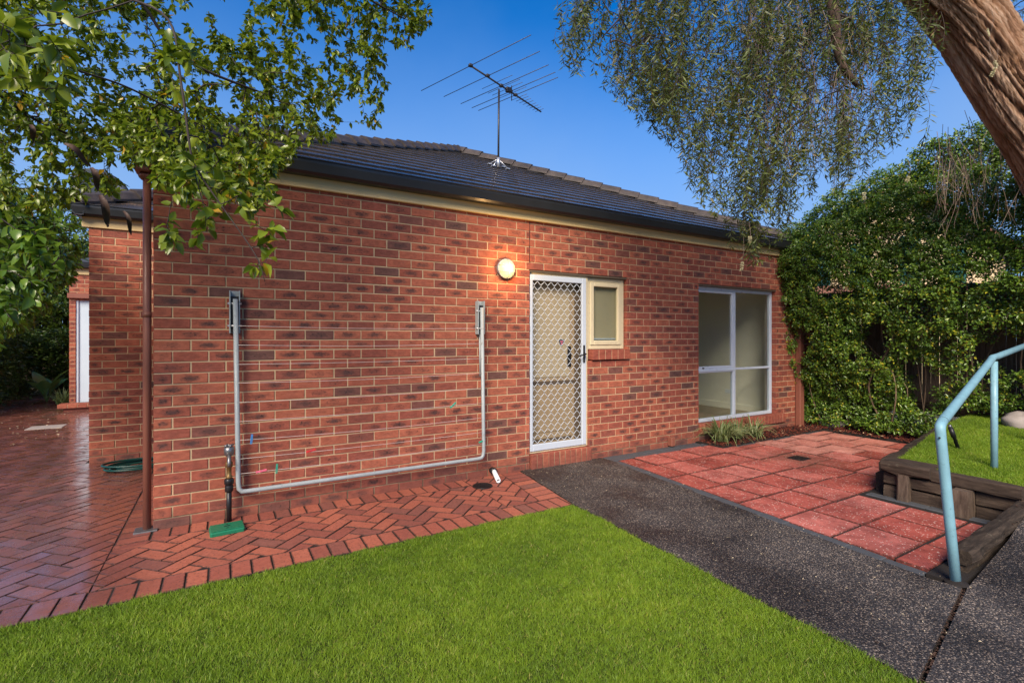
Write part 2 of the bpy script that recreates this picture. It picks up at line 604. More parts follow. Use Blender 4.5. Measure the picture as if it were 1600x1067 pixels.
plain('cream_paint', (.56, .42, .20), .45, .06, 5)
plain('cream_frame', (.60, .52, .34), .4, .05, 5, dirt=(.4, .34, .22))
plain('gutter', (.022, .024, .027), .34, .15, 6)
plain('terracotta_paint', (.22, .082, .054), .42, .1, 6)
plain('white_aluminium', (.47, .53, .60), .3, .05, 6, spec=.5)
plain('white_pvc', (.72, .74, .75), .4, .08, 20, dirt=(.35, .33, .3))
plain('plaster', (.78, .73, .60), .8, .03, 3)
plain('timber_floor', (.34, .27, .18), .5, .12, 5)
plain('blind', (.36, .30, .19), .8, .05, 6)
plain('door_tan', (.30, .225, .13), .6, .08, 6)
plain('door_dark', (.10, .075, .05), .6, .1, 6)
plain('black_plastic', (.012, .012, .013), .4, .2, 20)
plain('grey_paint', (.29, .33, .34), .42, .12, 14, dirt=(.14, .14, .13))
plain('green_plastic', (.008, .14, .07), .4, .12, 20, dirt=(.01, .06, .035))
plain('brass', (.24, .15, .06), .45, .3, 30, metal=.7)
plain('metal_grey', (.22, .225, .23), .4, .2, 20, metal=.8)
plain('hose_green', (.006, .05, .042), .35, .15, 20)
plain('antenna_metal', (.05, .05, .055), .45, .2, 20, metal=.5)
plain('galv', (.5, .52, .55), .35, .15, 20, metal=.7)
plain('rail_blue', (.17, .335, .40), .45, .22, 11, dirt=(.09, .15, .165))
plain('charcoal_paver', (.062, .068, .076), .6, .25, 14, bump=.4)
plain('cord', (.62, .58, .54), .7, .05, 10)
plain('peg_blue', (.03, .25, .62), .4)
plain('peg_red', (.6, .03, .04), .4)
plain('peg_pink', (.75, .15, .25), .4)
plain('peg_green', (.01, .35, .24), .4)
plain('stone', (.27, .24, .22), .85, .3, 9, bump=.5)
plain('concrete_pale', (.28, .25, .22), .6, .15, 12, bump=.3)
plain('neighbour_brick', (.56, .44, .27), .85, .22, 9, bump=.3)
plain('neighbour_trim', (.19, .085, .055), .6, .12, 5)
plain('neighbour_window', (.02, .085, .07), .25, .1, 5)
plain('roof_far', (.05, .053, .06), .5, .2, 3)
plain('dead_leaf', (.05, .026, .016), .7, .4, 60)
plain('pale_petal', (.5, .42, .28), .7, .2, 60)
plain('dish_grey', (.07, .08, .09), .4, .1, 6)

t = NT('glass')
tr = t.n('BsdfTransparent')
tr.inputs[0].default_value = (.9, .93, .92, 1)
gl = t.n('BsdfGlossy')
gl.inputs['Roughness'].default_value = .02
lw = t.n('LayerWeight')
lw.inputs[0].default_value = .5
fr = t.math('ADD', t.math('MULTIPLY', t.math('POWER', lw.outputs['Facing'], 4.0), .8), .03)
mx = t.n('MixShader')
t.l(fr, mx.inputs[0]).l(tr.outputs[0], mx.inputs[1]).l(gl.outputs[0], mx.inputs[2]).l(mx.outputs[0], t.out.inputs[0])
MAT['glass'] = t.m

t = NT('frosted', .35, .5)
t.base(t.mix(t.noise(3, 3), (.42, .52, .6), (.52, .62, .7)))
MAT['frosted'] = t.m

t = NT('lamp_glass', .3)
t.base((.32, .24, .12))
t.b.inputs['Emission Color'].default_value = (1, .72, .30, 1)
t.b.inputs['Emission Strength'].default_value = .62
MAT['lamp_glass'] = t.m

# ------------------------------------------------------------------ ground sheets
def sheet(name, poly, z0, z1, mat, **kw):
    o = MB().prism(poly, z0, z1).build(name, MAT[mat])
    return tag(o, kind='structure', **kw)


def rect(x0, x1, y0, y1):
    return [(x0, y0), (x1, y0), (x1, y1), (x0, y1)]


sheet('ground', rect(-300, 300, -300, 300), -.3, -.06, 'ground', label='bare earth ground beyond the garden', cat='ground')
paving = sheet('brick_paving', [(-6, -1.172), (3.115, -1.172), (3.28, 0), (3.28, .03), (-.0, .03), (-.0, 11.6), (-6, 11.6)], -.05, -.0055, 'bed', label='herringbone brick paving around the corner of the house', cat='paving')
patio = sheet('patio', [(4.33, -3.32), (5.72, -3.32), (5.72, -2.42), (9.1, -2.1), (9.3, .05), (4.4, .05)], -.05, -.008, 'bed', label='patio of square red concrete pavers between path and hedge', cat='patio')

# exposed aggregate path, and the ramp that rises beside the raised lawn
sheet('path', [(3.018, -3.695), (3.125, -1.172), (3.288, -.0), (3.288, .04), (4.43, .04), (4.46, -.2), (4.165, -3.35), (4.205, -3.478)], -.05, 0, 'aggregate', label='dark exposed aggregate path leading to the screen door', cat='path')
mb = MB()
ramp_pts = [((3.012, -3.717), (2.9, -6.0), -.001), ((4.215, -3.498), (4.1, -6.0), .0), ((5.0, -3.47), (5.0, -6.0), .10), ((6.0, -3.40), (6.0, -5.4), .24), ((7.2, -3.42), (7.4, -5.2), .36), ((9.2, -4.1), (9.2, -5.4), .44)]
vs, fs = [], []
for (a, b, z) in ramp_pts:
    vs += [(a[0], a[1], z), (b[0], b[1], z), (a[0], a[1], -.06), (b[0], b[1], -.06)]
for i in range(len(ramp_pts) - 1):
    o = i * 4
    fs += [(o, o + 1, o + 5, o + 4), (o, o + 4, o + 6, o + 2), (o + 1, o + 3, o + 7, o + 5), (o + 2, o + 6, o + 7, o + 3)]
fs += [(0, 2, 3, 1), (20, 21, 23, 22)]
mb.add(vs, fs)
tag(mb.build('ramp', MAT['aggregate']), 'dark exposed aggregate ramp rising past the handrail', 'ramp', kind='structure')

sheet('lawn', [(-7, -9), (2.86, -9), (3.008, -3.9), (3.112, -1.18), (-7, -1.18)], -.05, -.008, 'soil', label='lawn soil between brick paving and path', cat='lawn')
# raised lawn: gently mounded
mb = MB()
nx, ny = 16, 10
def raised_z(x, y):
    return .30 + .16 * min(1, max(0, (x - 5.8) / 3.2)) + .05 * math.sin((x - 5.8) * 1.1) * max(0, (y + 3.3))
vs, fs = [], []
RL = [(5.80, -2.50), (9.25, -2.05), (9.25, -4.1), (5.80, -3.34)]
for i in range(nx + 1):
    for j in range(ny + 1):
        s, q = i / nx, j / ny
        x = 5.80 + s * 3.45
        ya = RL[0][1] + s * (RL[1][1] - RL[0][1])
        yb = RL[3][1] + s * (RL[2][1] - RL[3][1])
        y = ya + (yb - ya) * q
        vs.append((x, y, raised_z(x, y) - .012))
for i in range(nx):
    for j in range(ny):
        a = i * (ny + 1) + j
        fs.append((a, a + 1, a + ny + 2, a + ny + 1))
b0 = len(vs)
mb.add(vs, fs, True)
tag(mb.build('raised_lawn', MAT['soil']), 'raised lawn soil behind the timber retaining wall', 'lawn', kind='structure')
sheet('garden_bed', [(6.16, -.44), (8.62, -.44), (8.70, -2.0), (9.4, -2.0), (9.4, .05), (6.16, .05)], -.05, .012, 'bed', label='narrow garden bed under the window and along the fence', cat='garden bed')

# ------------------------------------------------------------------ polygon clipping and slabs
def clip(poly, halves):
    """halves: (a,b,c) keeps a*x+b*y<=c"""
    for (a, b, c) in halves:
        out = []
        n = len(poly)
        for i in range(n):
            p, q = poly[i], poly[(i + 1) % n]
            dp, dq = a * p[0] + b * p[1] - c, a * q[0] + b * q[1] - c
            if dp <= 0: out.append(p)
            if dp * dq < 0:
                t_ = dp / (dp - dq)
                out.append((p[0] + (q[0] - p[0]) * t_, p[1] + (q[1] - p[1]) * t_))
        poly = out
        if len(poly) < 3: return []
    return poly


def area(poly):
    return .5 * abs(sum(poly[i][0] * poly[(i + 1) % len(poly)][1] - poly[(i + 1) % len(poly)][0] * poly[i][1] for i in range(len(poly))))


def slab_geo(poly, top, thick=.03, ch=.004, rnd=.5, tilt=(0, 0)):
    """chamfered slab from a plan polygon"""
    n = len(poly)
    cx_ = sum(p[0] for p in poly) / n
    cy_ = sum(p[1] for p in poly) / n
    sa = sum(poly[i][0] * poly[(i + 1) % n][1] - poly[(i + 1) % n][0] * poly[i][1] for i in range(n))
    if sa < 0: poly = poly[::-1]
    ins, rim = [], []
    for i in range(n):
        p0, p, p1 = Vector(poly[i - 1]), Vector(poly[i]), Vector(poly[(i + 1) % n])
        e0, e1 = (p - p0), (p1 - p)
        if e0.length < 1e-6 or e1.length < 1e-6:
            ins.append(p)
            rim.append(p)
            continue
        e0.normalize(); e1.normalize()
        n0, n1 = Vector((-e0.y, e0.x)), Vector((-e1.y, e1.x))
        den = 1 + n0.dot(n1)
        ins.append(p + (n0 + n1) * (ch / max(den, .35)))
        rim.append((p + (n0 + n1) * (.014 / max(den, .6))).lerp(Vector((cx_, cy_)), .06))
    zz = lambda p: top + tilt[0] * (p[0] - cx_) + tilt[1] * (p[1] - cy_)
    vs = [(p[0], p[1], zz(p)) for p in ins] + [(p[0], p[1], zz(p) - ch * .8) for p in poly] + [(p[0], p[1], top - thick) for p in poly] + [(p[0], p[1], zz(p)) for p in rim]
    fs = [tuple(range(3 * n, 4 * n))]
    for i in range(n):
        j = (i + 1) % n
        fs += [(i, j, 3 * n + j, 3 * n + i), (n + i, n + j, j, i), (2 * n + i, 2 * n + j, n + j, n + i)]
    return vs, fs, [(1, 0, rnd)] * (3 * n) + [(0, 0, rnd)] * n


def proj_area(poly, z=0):
    pp = [pr(p[0], p[1], z) for p in poly]
    if min(p[2] for p in pp) < .3: return 0
    mx_ = sum(p[0] for p in pp) / len(pp)
    my_ = sum(p[1] for p in pp) / len(pp)
    if not (-30 < mx_ < 1630 and -30 < my_ < 1090): return 0
    return area([(p[0], p[1]) for p in pp])


# ------------------------------------------------------------------ herringbone paving
pav = []
g = .0085
def soldier(x0, x1, y0, y1, step, horizontal, halves=()):
    """row of pavers side by side; horizontal: the row runs along x"""
    a, b = (x0, x1) if horizontal else (y0, y1)
    q = a
    while q < b - .02:
        e = min(q + step, b)
        poly = rect(q + g / 2, e - g / 2, y0 + g / 2, y1 - g / 2) if horizontal else rect(x0 + g / 2, x1 - g / 2, q + g / 2, e - g / 2)
        poly = clip(poly, halves) if halves else poly
        if poly and area(poly) > .0012: pav.append(poly)
        q = e


edgeL = [(1.05 / math.hypot(1.05, .15), -.15 / math.hypot(1.05, .15), 0)]
# right end of the paving: line from (3.115,-1.172) to (3.282,0)
ex, ey = 3.282 - 3.115, 1.172
nl = math.hypot(ex, ey)
right_cut = (ey / nl, -ex / nl, (ey * 3.108 - ex * -1.172) / nl)
right_in = (ey / nl, -ex / nl, right_cut[2] - .235)
soldier(-5.9, 3.4, -1.168, -.945, .1185, True, [right_cut])
soldier(0.0, 2.58, -.215, -.004, .1185, True)
soldier(-.205, -.004, -.335, 2.83, .1185, False)
# border against the path
q = -.945
while q < -.01:
    e = min(q + .1185, -.004)
    poly = clip(rect(2.6, 3.4, q + g / 2, e - g / 2), [right_cut, (-ey / nl, ex / nl, -(right_in[2] + .004))])
    if poly: pav.append(poly)
    q = e
def herring(halves, bounds, ang=R(45), w=.1175, off=(0, 0)):
    ca, sa = math.cos(ang), math.sin(ang)
    x0, x1, y0, y1 = bounds
    cx_, cy_ = (x0 + x1) / 2, (y0 + y1) / 2
    rad = math.hypot(x1 - x0, y1 - y0) / 2 + .4
    N = int(rad / w) + 4
    N += N % 2
    for k in range(-2 * N, 2 * N):
        for m in range(-N, N):
            ox, oy = k + 2 * m, k - 2 * m
            if abs(ox) > N * 1.5 or abs(oy) > N * 1.5: continue
            for (bx0, bx1, by0, by1) in ((0, 2, 0, 1), (0, 1, 1, 3)):
                c_ = [((ox + bx0) * w + g / 2, (oy + by0) * w + g / 2), ((ox + bx1) * w - g / 2, (oy + by0) * w + g / 2), ((ox + bx1) * w - g / 2, (oy + by1) * w - g / 2), ((ox + bx0) * w + g / 2, (oy + by1) * w - g / 2)]
                c_ = [(cx_ + p[0] * ca - p[1] * sa + off[0], cy_ + p[0] * sa + p[1] * ca + off[1]) for p in c_]
                mx_, my_ = sum(p[0] for p in c_) / 4, sum(p[1] for p in c_) / 4
                if mx_ < x0 - .2 or mx_ > x1 + .2 or my_ < y0 - .2 or my_ > y1 + .2: continue
                c_ = clip(c_, halves)
                if c_ and area(c_) > .0014: pav.append(c_)


herring([(1, 0, 2.578), (-1, 0, .205), (0, 1, -.22), (0, -1, .942)], (-.21, 2.58, -.945, -.215))
herring([right_in, (-1, 0, -2.582), (0, 1, -.006), (0, -1, .942)], (2.58, 3.15, -.945, 0))
herring([(1, 0, -.209), (0, -1, .942), (-1, 0, 5.9), (0, 1, 2.83)], (-5.9, -.2, -.945, 2.83), off=(.03, .05))
herring([(1, 0, -.92), (0, -1, -2.834), (-1, 0, 5.9), (0, 1, 11.4)], (-5.9, -.92, 2.83, 11.4), off=(.01, -.02))
soldier(-.92, -.209, 2.6, 2.83, .1185, True)
pav.sort(key=lambda p: -proj_area(p))
rest = MB()
for i, poly in enumerate(pav):
    top = random.gauss(0, .0012)
    vs, fs, bl = slab_geo(poly, top, .028, .0022, random.random(), (random.gauss(0, .009), random.gauss(0, .009)))
    if i < 300:
        m = MB()
        m.add(vs, fs, bl=bl)
        m.build('paver', MAT['paver'], paving)
    else:
        rest.add(vs, fs, bl=bl)
tag(rest.build('paver', MAT['paver'], paving), kind='stuff')

# ------------------------------------------------------------------ patio pavers
xs = [4.30, 4.77, 5.17, 5.585, 6.0, 6.42, 6.84, 7.26, 7.68, 8.10, 8.60]
ys = [-.2, -.61, -1.03, -1.47, -1.89, -2.30, -2.70, -3.10, -3.29]
pl, pn = (4.535 - 4.272), 3.05
# left edge from (4.535,-.2) to (4.272,-3.27)
lx, ly = 4.535 - 4.272, 3.07
ln = math.hypot(lx, ly)
left_cut = (-ly / ln, lx / ln, (-ly * 4.535 + lx * -.2) / ln)
for i in range(len(xs) - 1):
    off = (0, .0, .0, .0, -.02, .01, .20, 0, .2, 0)[i]
    for j in range(len(ys) - 1):
        x0, x1, y1, y0 = xs[i], xs[i + 1], ys[j] + (off if j else 0), ys[j + 1] + off
        if x0 > 5.5 and y0 < -2.5: continue
        jj = lambda: random.uniform(.006, .013)
        poly = rect(x0 + jj(), x1 - jj(), y0 + jj(), y1 - jj())
        halves = [left_cut]
        if x0 > 5.5: halves += [(-.10, -1, 1.83)]
        if 6.0 < x1 and y1 > -.3: halves += [(0, 1, -.47)] if x0 > 6.1 else [(0, 1, -.22)]
        if x0 > 6.0 and x0 < 6.1 and y1 > -.3: halves += [(0, 1, -.47)]
        if x0 > 8: halves += [(1, 0, 8.58)]
        poly = clip(poly, halves)
        if not poly or area(poly) < .01: continue
        cx_, cy_ = sum(p[0] for p in poly) / len(poly), sum(p[1] for p in poly) / len(poly)
        dry = cx_ > 6.9 and cy_ > -1.75 and cx_ * .35 + cy_ > 1.25
        rnd = random.uniform(.86, 1) if dry else random.uniform(0, .72)
        vs, fs, bl = slab_geo(poly, random.gauss(0, .0025), .03, .0025, rnd, (random.gauss(0, .004), random.gauss(0, .004)))
        m = MB()
        m.add(vs, fs, bl=bl)
        m.build('paver', MAT['patio'], patio)
# charcoal edging pavers
def edging(p0, p1, w, step=.23):
    p0, p1 = Vector(p0), Vector(p1)
    L = (p1 - p0).length
    e = (p1 - p0) / L
    nrm = Vector((-e.y, e.x))
    q = 0
    while q < L - .03:
        r_ = min(q + step, L)
        a, b = p0 + e * (q + .003), p0 + e * (r_ - .003)
        poly = [tuple(a), tuple(b), tuple(b + nrm * w), tuple(a + nrm * w)]
        vs, fs, bl = slab_geo(poly, random.gauss(.001, .0025), .03, .005, .5, (random.gauss(0, .006), random.gauss(0, .006)))
        m = MB()
        m.add(vs, fs)
        m.build('edging_paver', MAT['charcoal_paver'], patio)
        q = r_


edging((4.17, -3.29), (4.435, -.2), -.092)
edging((4.46, -.10), (6.14, -.10), .092)
edging((4.46, -.195), (6.14, -.195), .09, .3)
edging((6.16, -.445), (8.5, -.445), .1)
edging((5.66, -2.33), (5.66, -3.2), .1)
edging((4.30, -3.385), (4.9, -3.385), .09)
edging((6.145, -.44), (6.145, -.1), -.09)

# ------------------------------------------------------------------ grass blades
def blades(n, polyfn, bounds, hmin, hmax, zfn, seed, wid=(.0016, .0032)):
    r = np.random.default_rng(seed)
    x = r.uniform(bounds[0], bounds[1], n)
    y = r.uniform(bounds[2], bounds[3], n)
    k = polyfn(x, y)
    x, y = x[k], y[k]
    n = len(x)
    z = zfn(x, y)
    pat = np.sin(x * 3.1 + 1.3 * np.sin(y * 2.3)) * np.sin(y * 3.7 + 1.1 * np.sin(x * 1.9)) * .5 + .5
    pat2 = np.sin(x * 11 + 2 * np.sin(y * 7)) * np.sin(y * 13 + 2 * np.sin(x * 9)) * .5 + .5
    pat3 = np.sin(x * 37 + 3 * np.sin(y * 23)) * np.sin(y * 41 + 3 * np.sin(x * 29)) * .5 + .5
    h = (hmin + (hmax - hmin) * r.random(n) ** 1.4) * (.65 + .4 * pat2 + .35 * pat3)
    w = r.uniform(wid[0], wid[1], n)
    a = r.uniform(0, 2 * np.pi, n)
    lean = np.abs(r.normal(.75, .35, n))
    la = r.uniform(0, 2 * np.pi, n) + 0.8 * pat
    dx, dy = np.cos(a) * w, np.sin(a) * w
    P = np.stack([x, y, z], 1)
    mid = P + np.stack([np.cos(la) * h * lean * .35, np.sin(la) * h * lean * .35, h * .6], 1)
    tip = P + np.stack([np.cos(la) * h * lean, np.sin(la) * h * lean, h * (1.05 - .25 * np.minimum(lean, 1.6))], 1)
    sd_ = np.stack([dx, dy, np.zeros(n)], 1)
    V = np.stack([P - sd_, P + sd_, tip], 1).reshape(-1, 3)
    F = np.arange(n)[:, None] * 3 + np.array([[0, 1, 2]])
    lv = np.clip(.16 + .26 * pat + .2 * pat2 + .16 * pat3 + r.normal(0, .13, n), 0, .9)
    dead = r.random(n) < .04 + .10 * np.clip(pat * pat2 * 2 - .9, 0, 1)
    lv = np.where(dead, r.uniform(.92, 1, n), lv)
    return V, F, np.repeat(lv, 3)


def lawn_in(x, y):
    right = 3.112 + (y + 1.18) * (3.112 - 3.008) / 2.72 + .006 * np.sin(y * 40) + .012 * np.sin(y * 7)
    return (y < -1.176 + .006 * np.sin(x * 31) + .004 * np.sin(x * 83)) & (x < right)


flat = lambda x, y: np.full(len(x), -.01)
Va, Fa, La = blades(900000, lawn_in, (-1.9, 3.15, -4.0, -1.16), .009, .030, flat, 1, (.0012, .0025))
Vb, Fb, Lb = blades(90000, lambda x, y: lawn_in(x, y) & ((x < -1.9) | (y < -4.0)), (-5, 3.1, -7, -1.16), .02, .045, flat, 2, (.003, .006))
tag(link('grass', mesh_np('grass', np.concatenate([Va, Vb]), np.concatenate([Fa, Fb + len(Va)]), MAT['grass'], {'lv': np.concatenate([La, Lb])})), 'short bright green mown grass between paving and path', 'grass', kind='stuff')
def raised_in(x, y):
    s = (x - 5.8) / 3.45
    return (y < -2.50 + s * .45) & (y > -3.34 - np.where(x > 7.2, (x - 7.2) * .33, 0) - s * .04 + .01 * np.sin(x * 19))
Vc, Fc, Lc = blades(260000, raised_in, (5.82, 9.2, -4.0, -2.05), .014, .036, lambda x, y: np.array([raised_z(a, b) - .012 for a, b in zip(x, y)]), 3, (.002, .0035))
tag(link('grass', mesh_np('grass', Vc, Fc, MAT['grass'], {'lv': Lc})), 'mown green grass on the raised lawn behind timber sleepers', 'grass', kind='stuff')

# mulch chips
def chips(name, n, bounds, zfn, label, smin=.012, smax=.04, keep=None, mat='mulch', seed=5):
    r = np.random.default_rng(seed)
    x, y = r.uniform(bounds[0], bounds[1], n), r.uniform(bounds[2], bounds[3], n)
    if keep is not None:
        k = keep(x, y)
        x, y = x[k], y[k]
        n = len(x)
    z = zfn(x, y) + r.uniform(0, .02, n)
    L = r.uniform(smin, smax, n)
    W_ = L * r.uniform(.2, .45, n)
    a = r.uniform(0, 2 * np.pi, n)
    tl = r.normal(0, .35, n)
    e = np.stack([np.cos(a) * np.cos(tl), np.sin(a) * np.cos(tl), np.sin(tl)], 1)
    s_ = np.stack([-np.sin(a), np.cos(a), r.normal(0, .3, n)], 1)
    up = np.cross(e, s_)
    P = np.stack([x, y, z], 1)
    V = []
    for (i, j, k_) in ((-1, -1, -1), (1, -1, -1), (1, 1, -1), (-1, 1, -1), (-.9, -.8, 1), (.9, -.8, 1), (.9, .8, 1), (-.9, .8, 1)):
        V.append(P + e * (L * i / 2)[:, None] + s_ * (W_ * j / 2)[:, None] + up * (W_ * k_ * .25)[:, None])
    V = np.stack(V, 1).reshape(-1, 3)
    b = np.arange(n)[:, None] * 8
    F = np.concatenate([b + np.array([q]) for q in ((4, 5, 6, 7), (0, 1, 5, 4), (1, 2, 6, 5), (2, 3, 7, 6), (3, 0, 4, 7))])
    lv = np.repeat(np.where(r.random(n) < .02, .99, r.random(n) * .95), 8)
    return tag(link(name, mesh_np(name, V, F, MAT[mat], {'lv': lv})), label, 'mulch', kind='stuff')


chips('mulch', 9000, (6.18, 9.3, -2.0, -.02), lambda x, y: np.full(len(x), .014) + .05 * np.clip((x - 8.5) / .8, 0, 1), 'dark red bark mulch in the bed under the window and hedge', keep=lambda x, y: (y > -.43) | (x > 8.6))

# ------------------------------------------------------------------ the brick house
house = empty('brick_house', (4.6, 0, 0), 'single-storey red brick house with dark tiled hip roof and cream fascia', 'house')
CH_, Z0 = .086, -.016
HW = 9.2                                   # width of the front wall
DOOR = (3.41, 4.25, -.05, 2.22)
SMALL = (4.25, 4.87, 1.188, 2.22)
WIN = (6.23, 8.08, .10, 2.22)


def brick_geo(M, u0, u1, z0, z1, depth=.105):
    j = lambda s=.0009: random.gauss(0, s)
    c = .0032
    d0 = j(.0009)
    U0, U1, W0, W1 = u0 + j(), u1 + j(), z0 + j(.0007), z1 + j(.0007)
    rnd = random.random()
    loc = [(U0 + c, d0, W0 + c), (U1 - c, d0, W0 + c), (U1 - c, d0, W1 - c), (U0 + c, d0, W1 - c),
           (U0, d0 + c, W0), (U1, d0 + c, W0), (U1, d0 + c, W1), (U0, d0 + c, W1),
           (U0, depth, W0), (U1, depth, W0), (U1, depth, W1), (U0, depth, W1)]
    sg = [(-1, -1), (1, -1), (1, 1), (-1, 1)]
    bl = [(sg[i % 4][0], sg[i % 4][1], rnd) for i in range(12)]
    fs = [(0, 1, 2, 3)] + [(4 + i, 4 + (i + 1) % 4, (i + 1) % 4, i) for i in range(4)] + [(8 + i, 8 + (i + 1) % 4, 4 + (i + 1) % 4, 4 + i) for i in range(4)]
    return [M @ Vector(p) for p in loc], fs, bl


def wall_bricks(M, L, top, openings, joints=(), start=0):
    """list of (geo, projected area); M maps (u along wall, depth, z) to the world"""
    out = []
    rows = int(math.ceil((top - Z0) / CH_))
    for r_ in range(rows):
        z0, z1 = Z0 + r_ * CH_ + .005, Z0 + (r_ + 1) * CH_ - .005
        z1 = min(z1, top)
        if z1 - z0 < .02: continue
        zm = (z0 + z1) / 2
        cuts = [-.12 + .24 * i for i in range(int(L / .24) + 3)] if r_ % 2 else [.24 * i for i in range(int(L / .24) + 2)]
        # free intervals of this row
        iv = [(0, L)]
        for (a, b, c, d) in openings:
            if c < zm < d:
                iv = [q for (s, e) in iv for q in ((s, min(e, a)), (max(s, b), e)) if q[1] - q[0] > .015]
        for jx, jz in joints:
            if zm > jz: iv = [q for (s, e) in iv for q in (((s, jx - .001), (jx + .001, e)) if s < jx < e else ((s, e),))]
        for (s, e) in iv:
            ed = [s] + [c for c in cuts if s + .045 < c < e - .045] + [e]
            for a, b in zip(ed[:-1], ed[1:]):
                ua = a if a == s else a + .005
                ub = b if b == e else b - .005
                if a == s and s > 0 and (s - 0) > .0 and any(abs(s - jx) < .01 for jx, _ in joints): ua = a + .005
                geo = brick_geo(M, ua, ub, z0, z1)
                pts = [pr(*p) for p in geo[0][:4]]
                ar = 0
                if min(p[2] for p in pts) > .3:
                    mx_, my_ = sum(p[0] for p in pts) / 4, sum(p[1] for p in pts) / 4
                    if 0 < mx_ < 1600 and 0 < my_ < 1067: ar = area([p[:2] for p in pts])
                out.append((geo, ar))
    return out


def frame(origin, u, d):
    return Matrix(((u[0], d[0], 0, origin[0]), (u[1], d[1], 0, origin[1]), (0, 0, 1, origin[2]), (0, 0, 0, 1)))


def core(rects, M, parent_name='wall'):
    m = MB()
    for (u0, u1, z0, z1) in rects:
        m.box(u0, u1, .0055, .112, z0, z1, M)
    return m.build('wall', MAT['mortar'], house)


TOP = 2.79
e_ = .006
Mf = frame((0, 0, 0), (1, 0), (0, 1))
wall_f = core([(.004, DOOR[0] - e_, -.05, TOP), (DOOR[0] - e_, WIN[1] + e_, 2.22 + e_, TOP), (SMALL[1] + e_, WIN[0] - e_, 1.188 - e_, 2.22 + e_), (DOOR[1] + e_, WIN[0] - e_, -.05, 1.188 - e_), (WIN[0] - e_, WIN[1] + e_, -.05, WIN[2] - e_), (WIN[1] + e_, HW - .004, -.05, TOP)], Mf)
WX, WY = -.89, 2.83
Mw = frame((WX, WY, 0), (1, 0), (0, 1))
wall_w = core([(.004, 1.0, -.05, TOP)], Mw)
Ms = frame((0, .0, 0), (0, 1), (1, 0))
wall_s = core([(.113, 3.0, -.05, TOP)], Ms)
Mv = frame((WX, WY, 0), (0, 1), (1, 0))
wall_v = core([(.113, 5.7, -.05, TOP)], Mv)
W2X, W2Y = -2.22, 8.5
M2 = frame((W2X, W2Y, 0), (1, 0), (0, 1))
wall_2 = core([(.004, .10, -.05, TOP), (.10, 1.1, 2.26, TOP), (1.1, 2.3, -.05, TOP)], M2)
groups = [(wall_f, wall_bricks(Mf, HW, TOP, [DOOR, SMALL, WIN], [(3.41, 2.3)])),
          (wall_w, wall_bricks(Mw, 1.05, TOP, [])),
          (wall_s, [b for b in wall_bricks(Ms, 2.9, TOP, [(-.1, .111, -1, 9)])]),
          (wall_v, wall_bricks(Mv, 5.6, TOP, [(-.1, .111, -1, 9)])),
          (wall_2, wall_bricks(M2, 2.2, TOP, [(.10, 1.1, .0, 2.26)]))]
allb = sorted([(ar, gi, k) for gi, (w, bs) in enumerate(groups) for k, (ge, ar) in enumerate(bs) if gi in (0, 1)], reverse=True)[:300]
pick = {(gi, k) for (_, gi, k) in allb}
for gi, (w, bs) in enumerate(groups):
    rest = MB()
    for k, (ge, ar) in enumerate(bs):
        if (gi, k) in pick:
            m = MB()
            m.add(ge[0], ge[1], bl=ge[2])
            m.build('brick', MAT['brick'], w)
        else:
            rest.add(ge[0], ge[1], bl=ge[2])
    tag(rest.build('brick', MAT['brick'], w), kind='stuff')
# control joint above the door
MB().box(3.406, 3.4145, .001, .1, 2.225, TOP - .01).build('control_joint', MAT['black_plastic'], house)
# steel lintels
MB().box(3.40, 4.95, .004, .1, 2.2, 2.2195).build('lintel', MAT['door_dark'], house)
MB().box(6.15, 8.16, .004, .1, 2.2, 2.2195).build('lintel', MAT['door_dark'], house)
# hidden sides and back of the house, inner skin behind the front wall
mb = MB()
mb.box(HW - .112, HW, .114, 12, -.05, TOP)
mb.box(0.03, HW, 12, 12.2, -.05, TOP)
mb.box(-2.2, 0.03, 12.0, 12.2, -.05, TOP)
mb.box(W2X, W2X + .11, 8.62, 12, -.05, TOP)
mb.build('back_wall', MAT['brick'], house)


def rowlock(x0, x1, z0, z1, y0, y1, parent, n):
    for i in range(n):
        a, b = x0 + (x1 - x0) * i / n + .004, x0 + (x1 - x0) * (i + 1) / n - .004
        m = MB()
        vs, fs = cbox(a, b, y0 + random.gauss(0, .001), y1, z0, z1 + random.gauss(0, .001), .004)
        m.add(vs, fs, bl=[((-1, 1)[k % 2], .9, random.choice((.1, .3, .66, .7)) if k == 0 else 0) for k in range(len(vs))])
        rv = random.uniform(.3, .8)
        m.at['bl'] = [(.9, .9, rv)] * len(vs)
        m.build('sill_brick', MAT['brick'], parent)
    MB().box(x0 + .005, x1 - .005, y0 + .006, y1 - .001, z0 + .003, z1 - .004).build('sill_mortar', MAT['mortar'], parent)


# ---- living-room window (parts: sill, frame, panes); mesh parent is the outer frame
def profile_frame(name, x0, x1, z0, z1, y0, y1, w, mat, parent, c=.004):
    m = MB()
    m.box(x0, x0 + w, y0, y1, z0, z1, c=c)
    m.box(x1 - w, x1, y0, y1, z0, z1, c=c)
    m.box(x0 + w, x1 - w, y0 + .0005, y1, z1 - w, z1, c=c)
    m.box(x0 + w, x1 - w, y0 + .0005, y1, z0, z0 + w, c=c)
    return m.build(name, mat, parent)


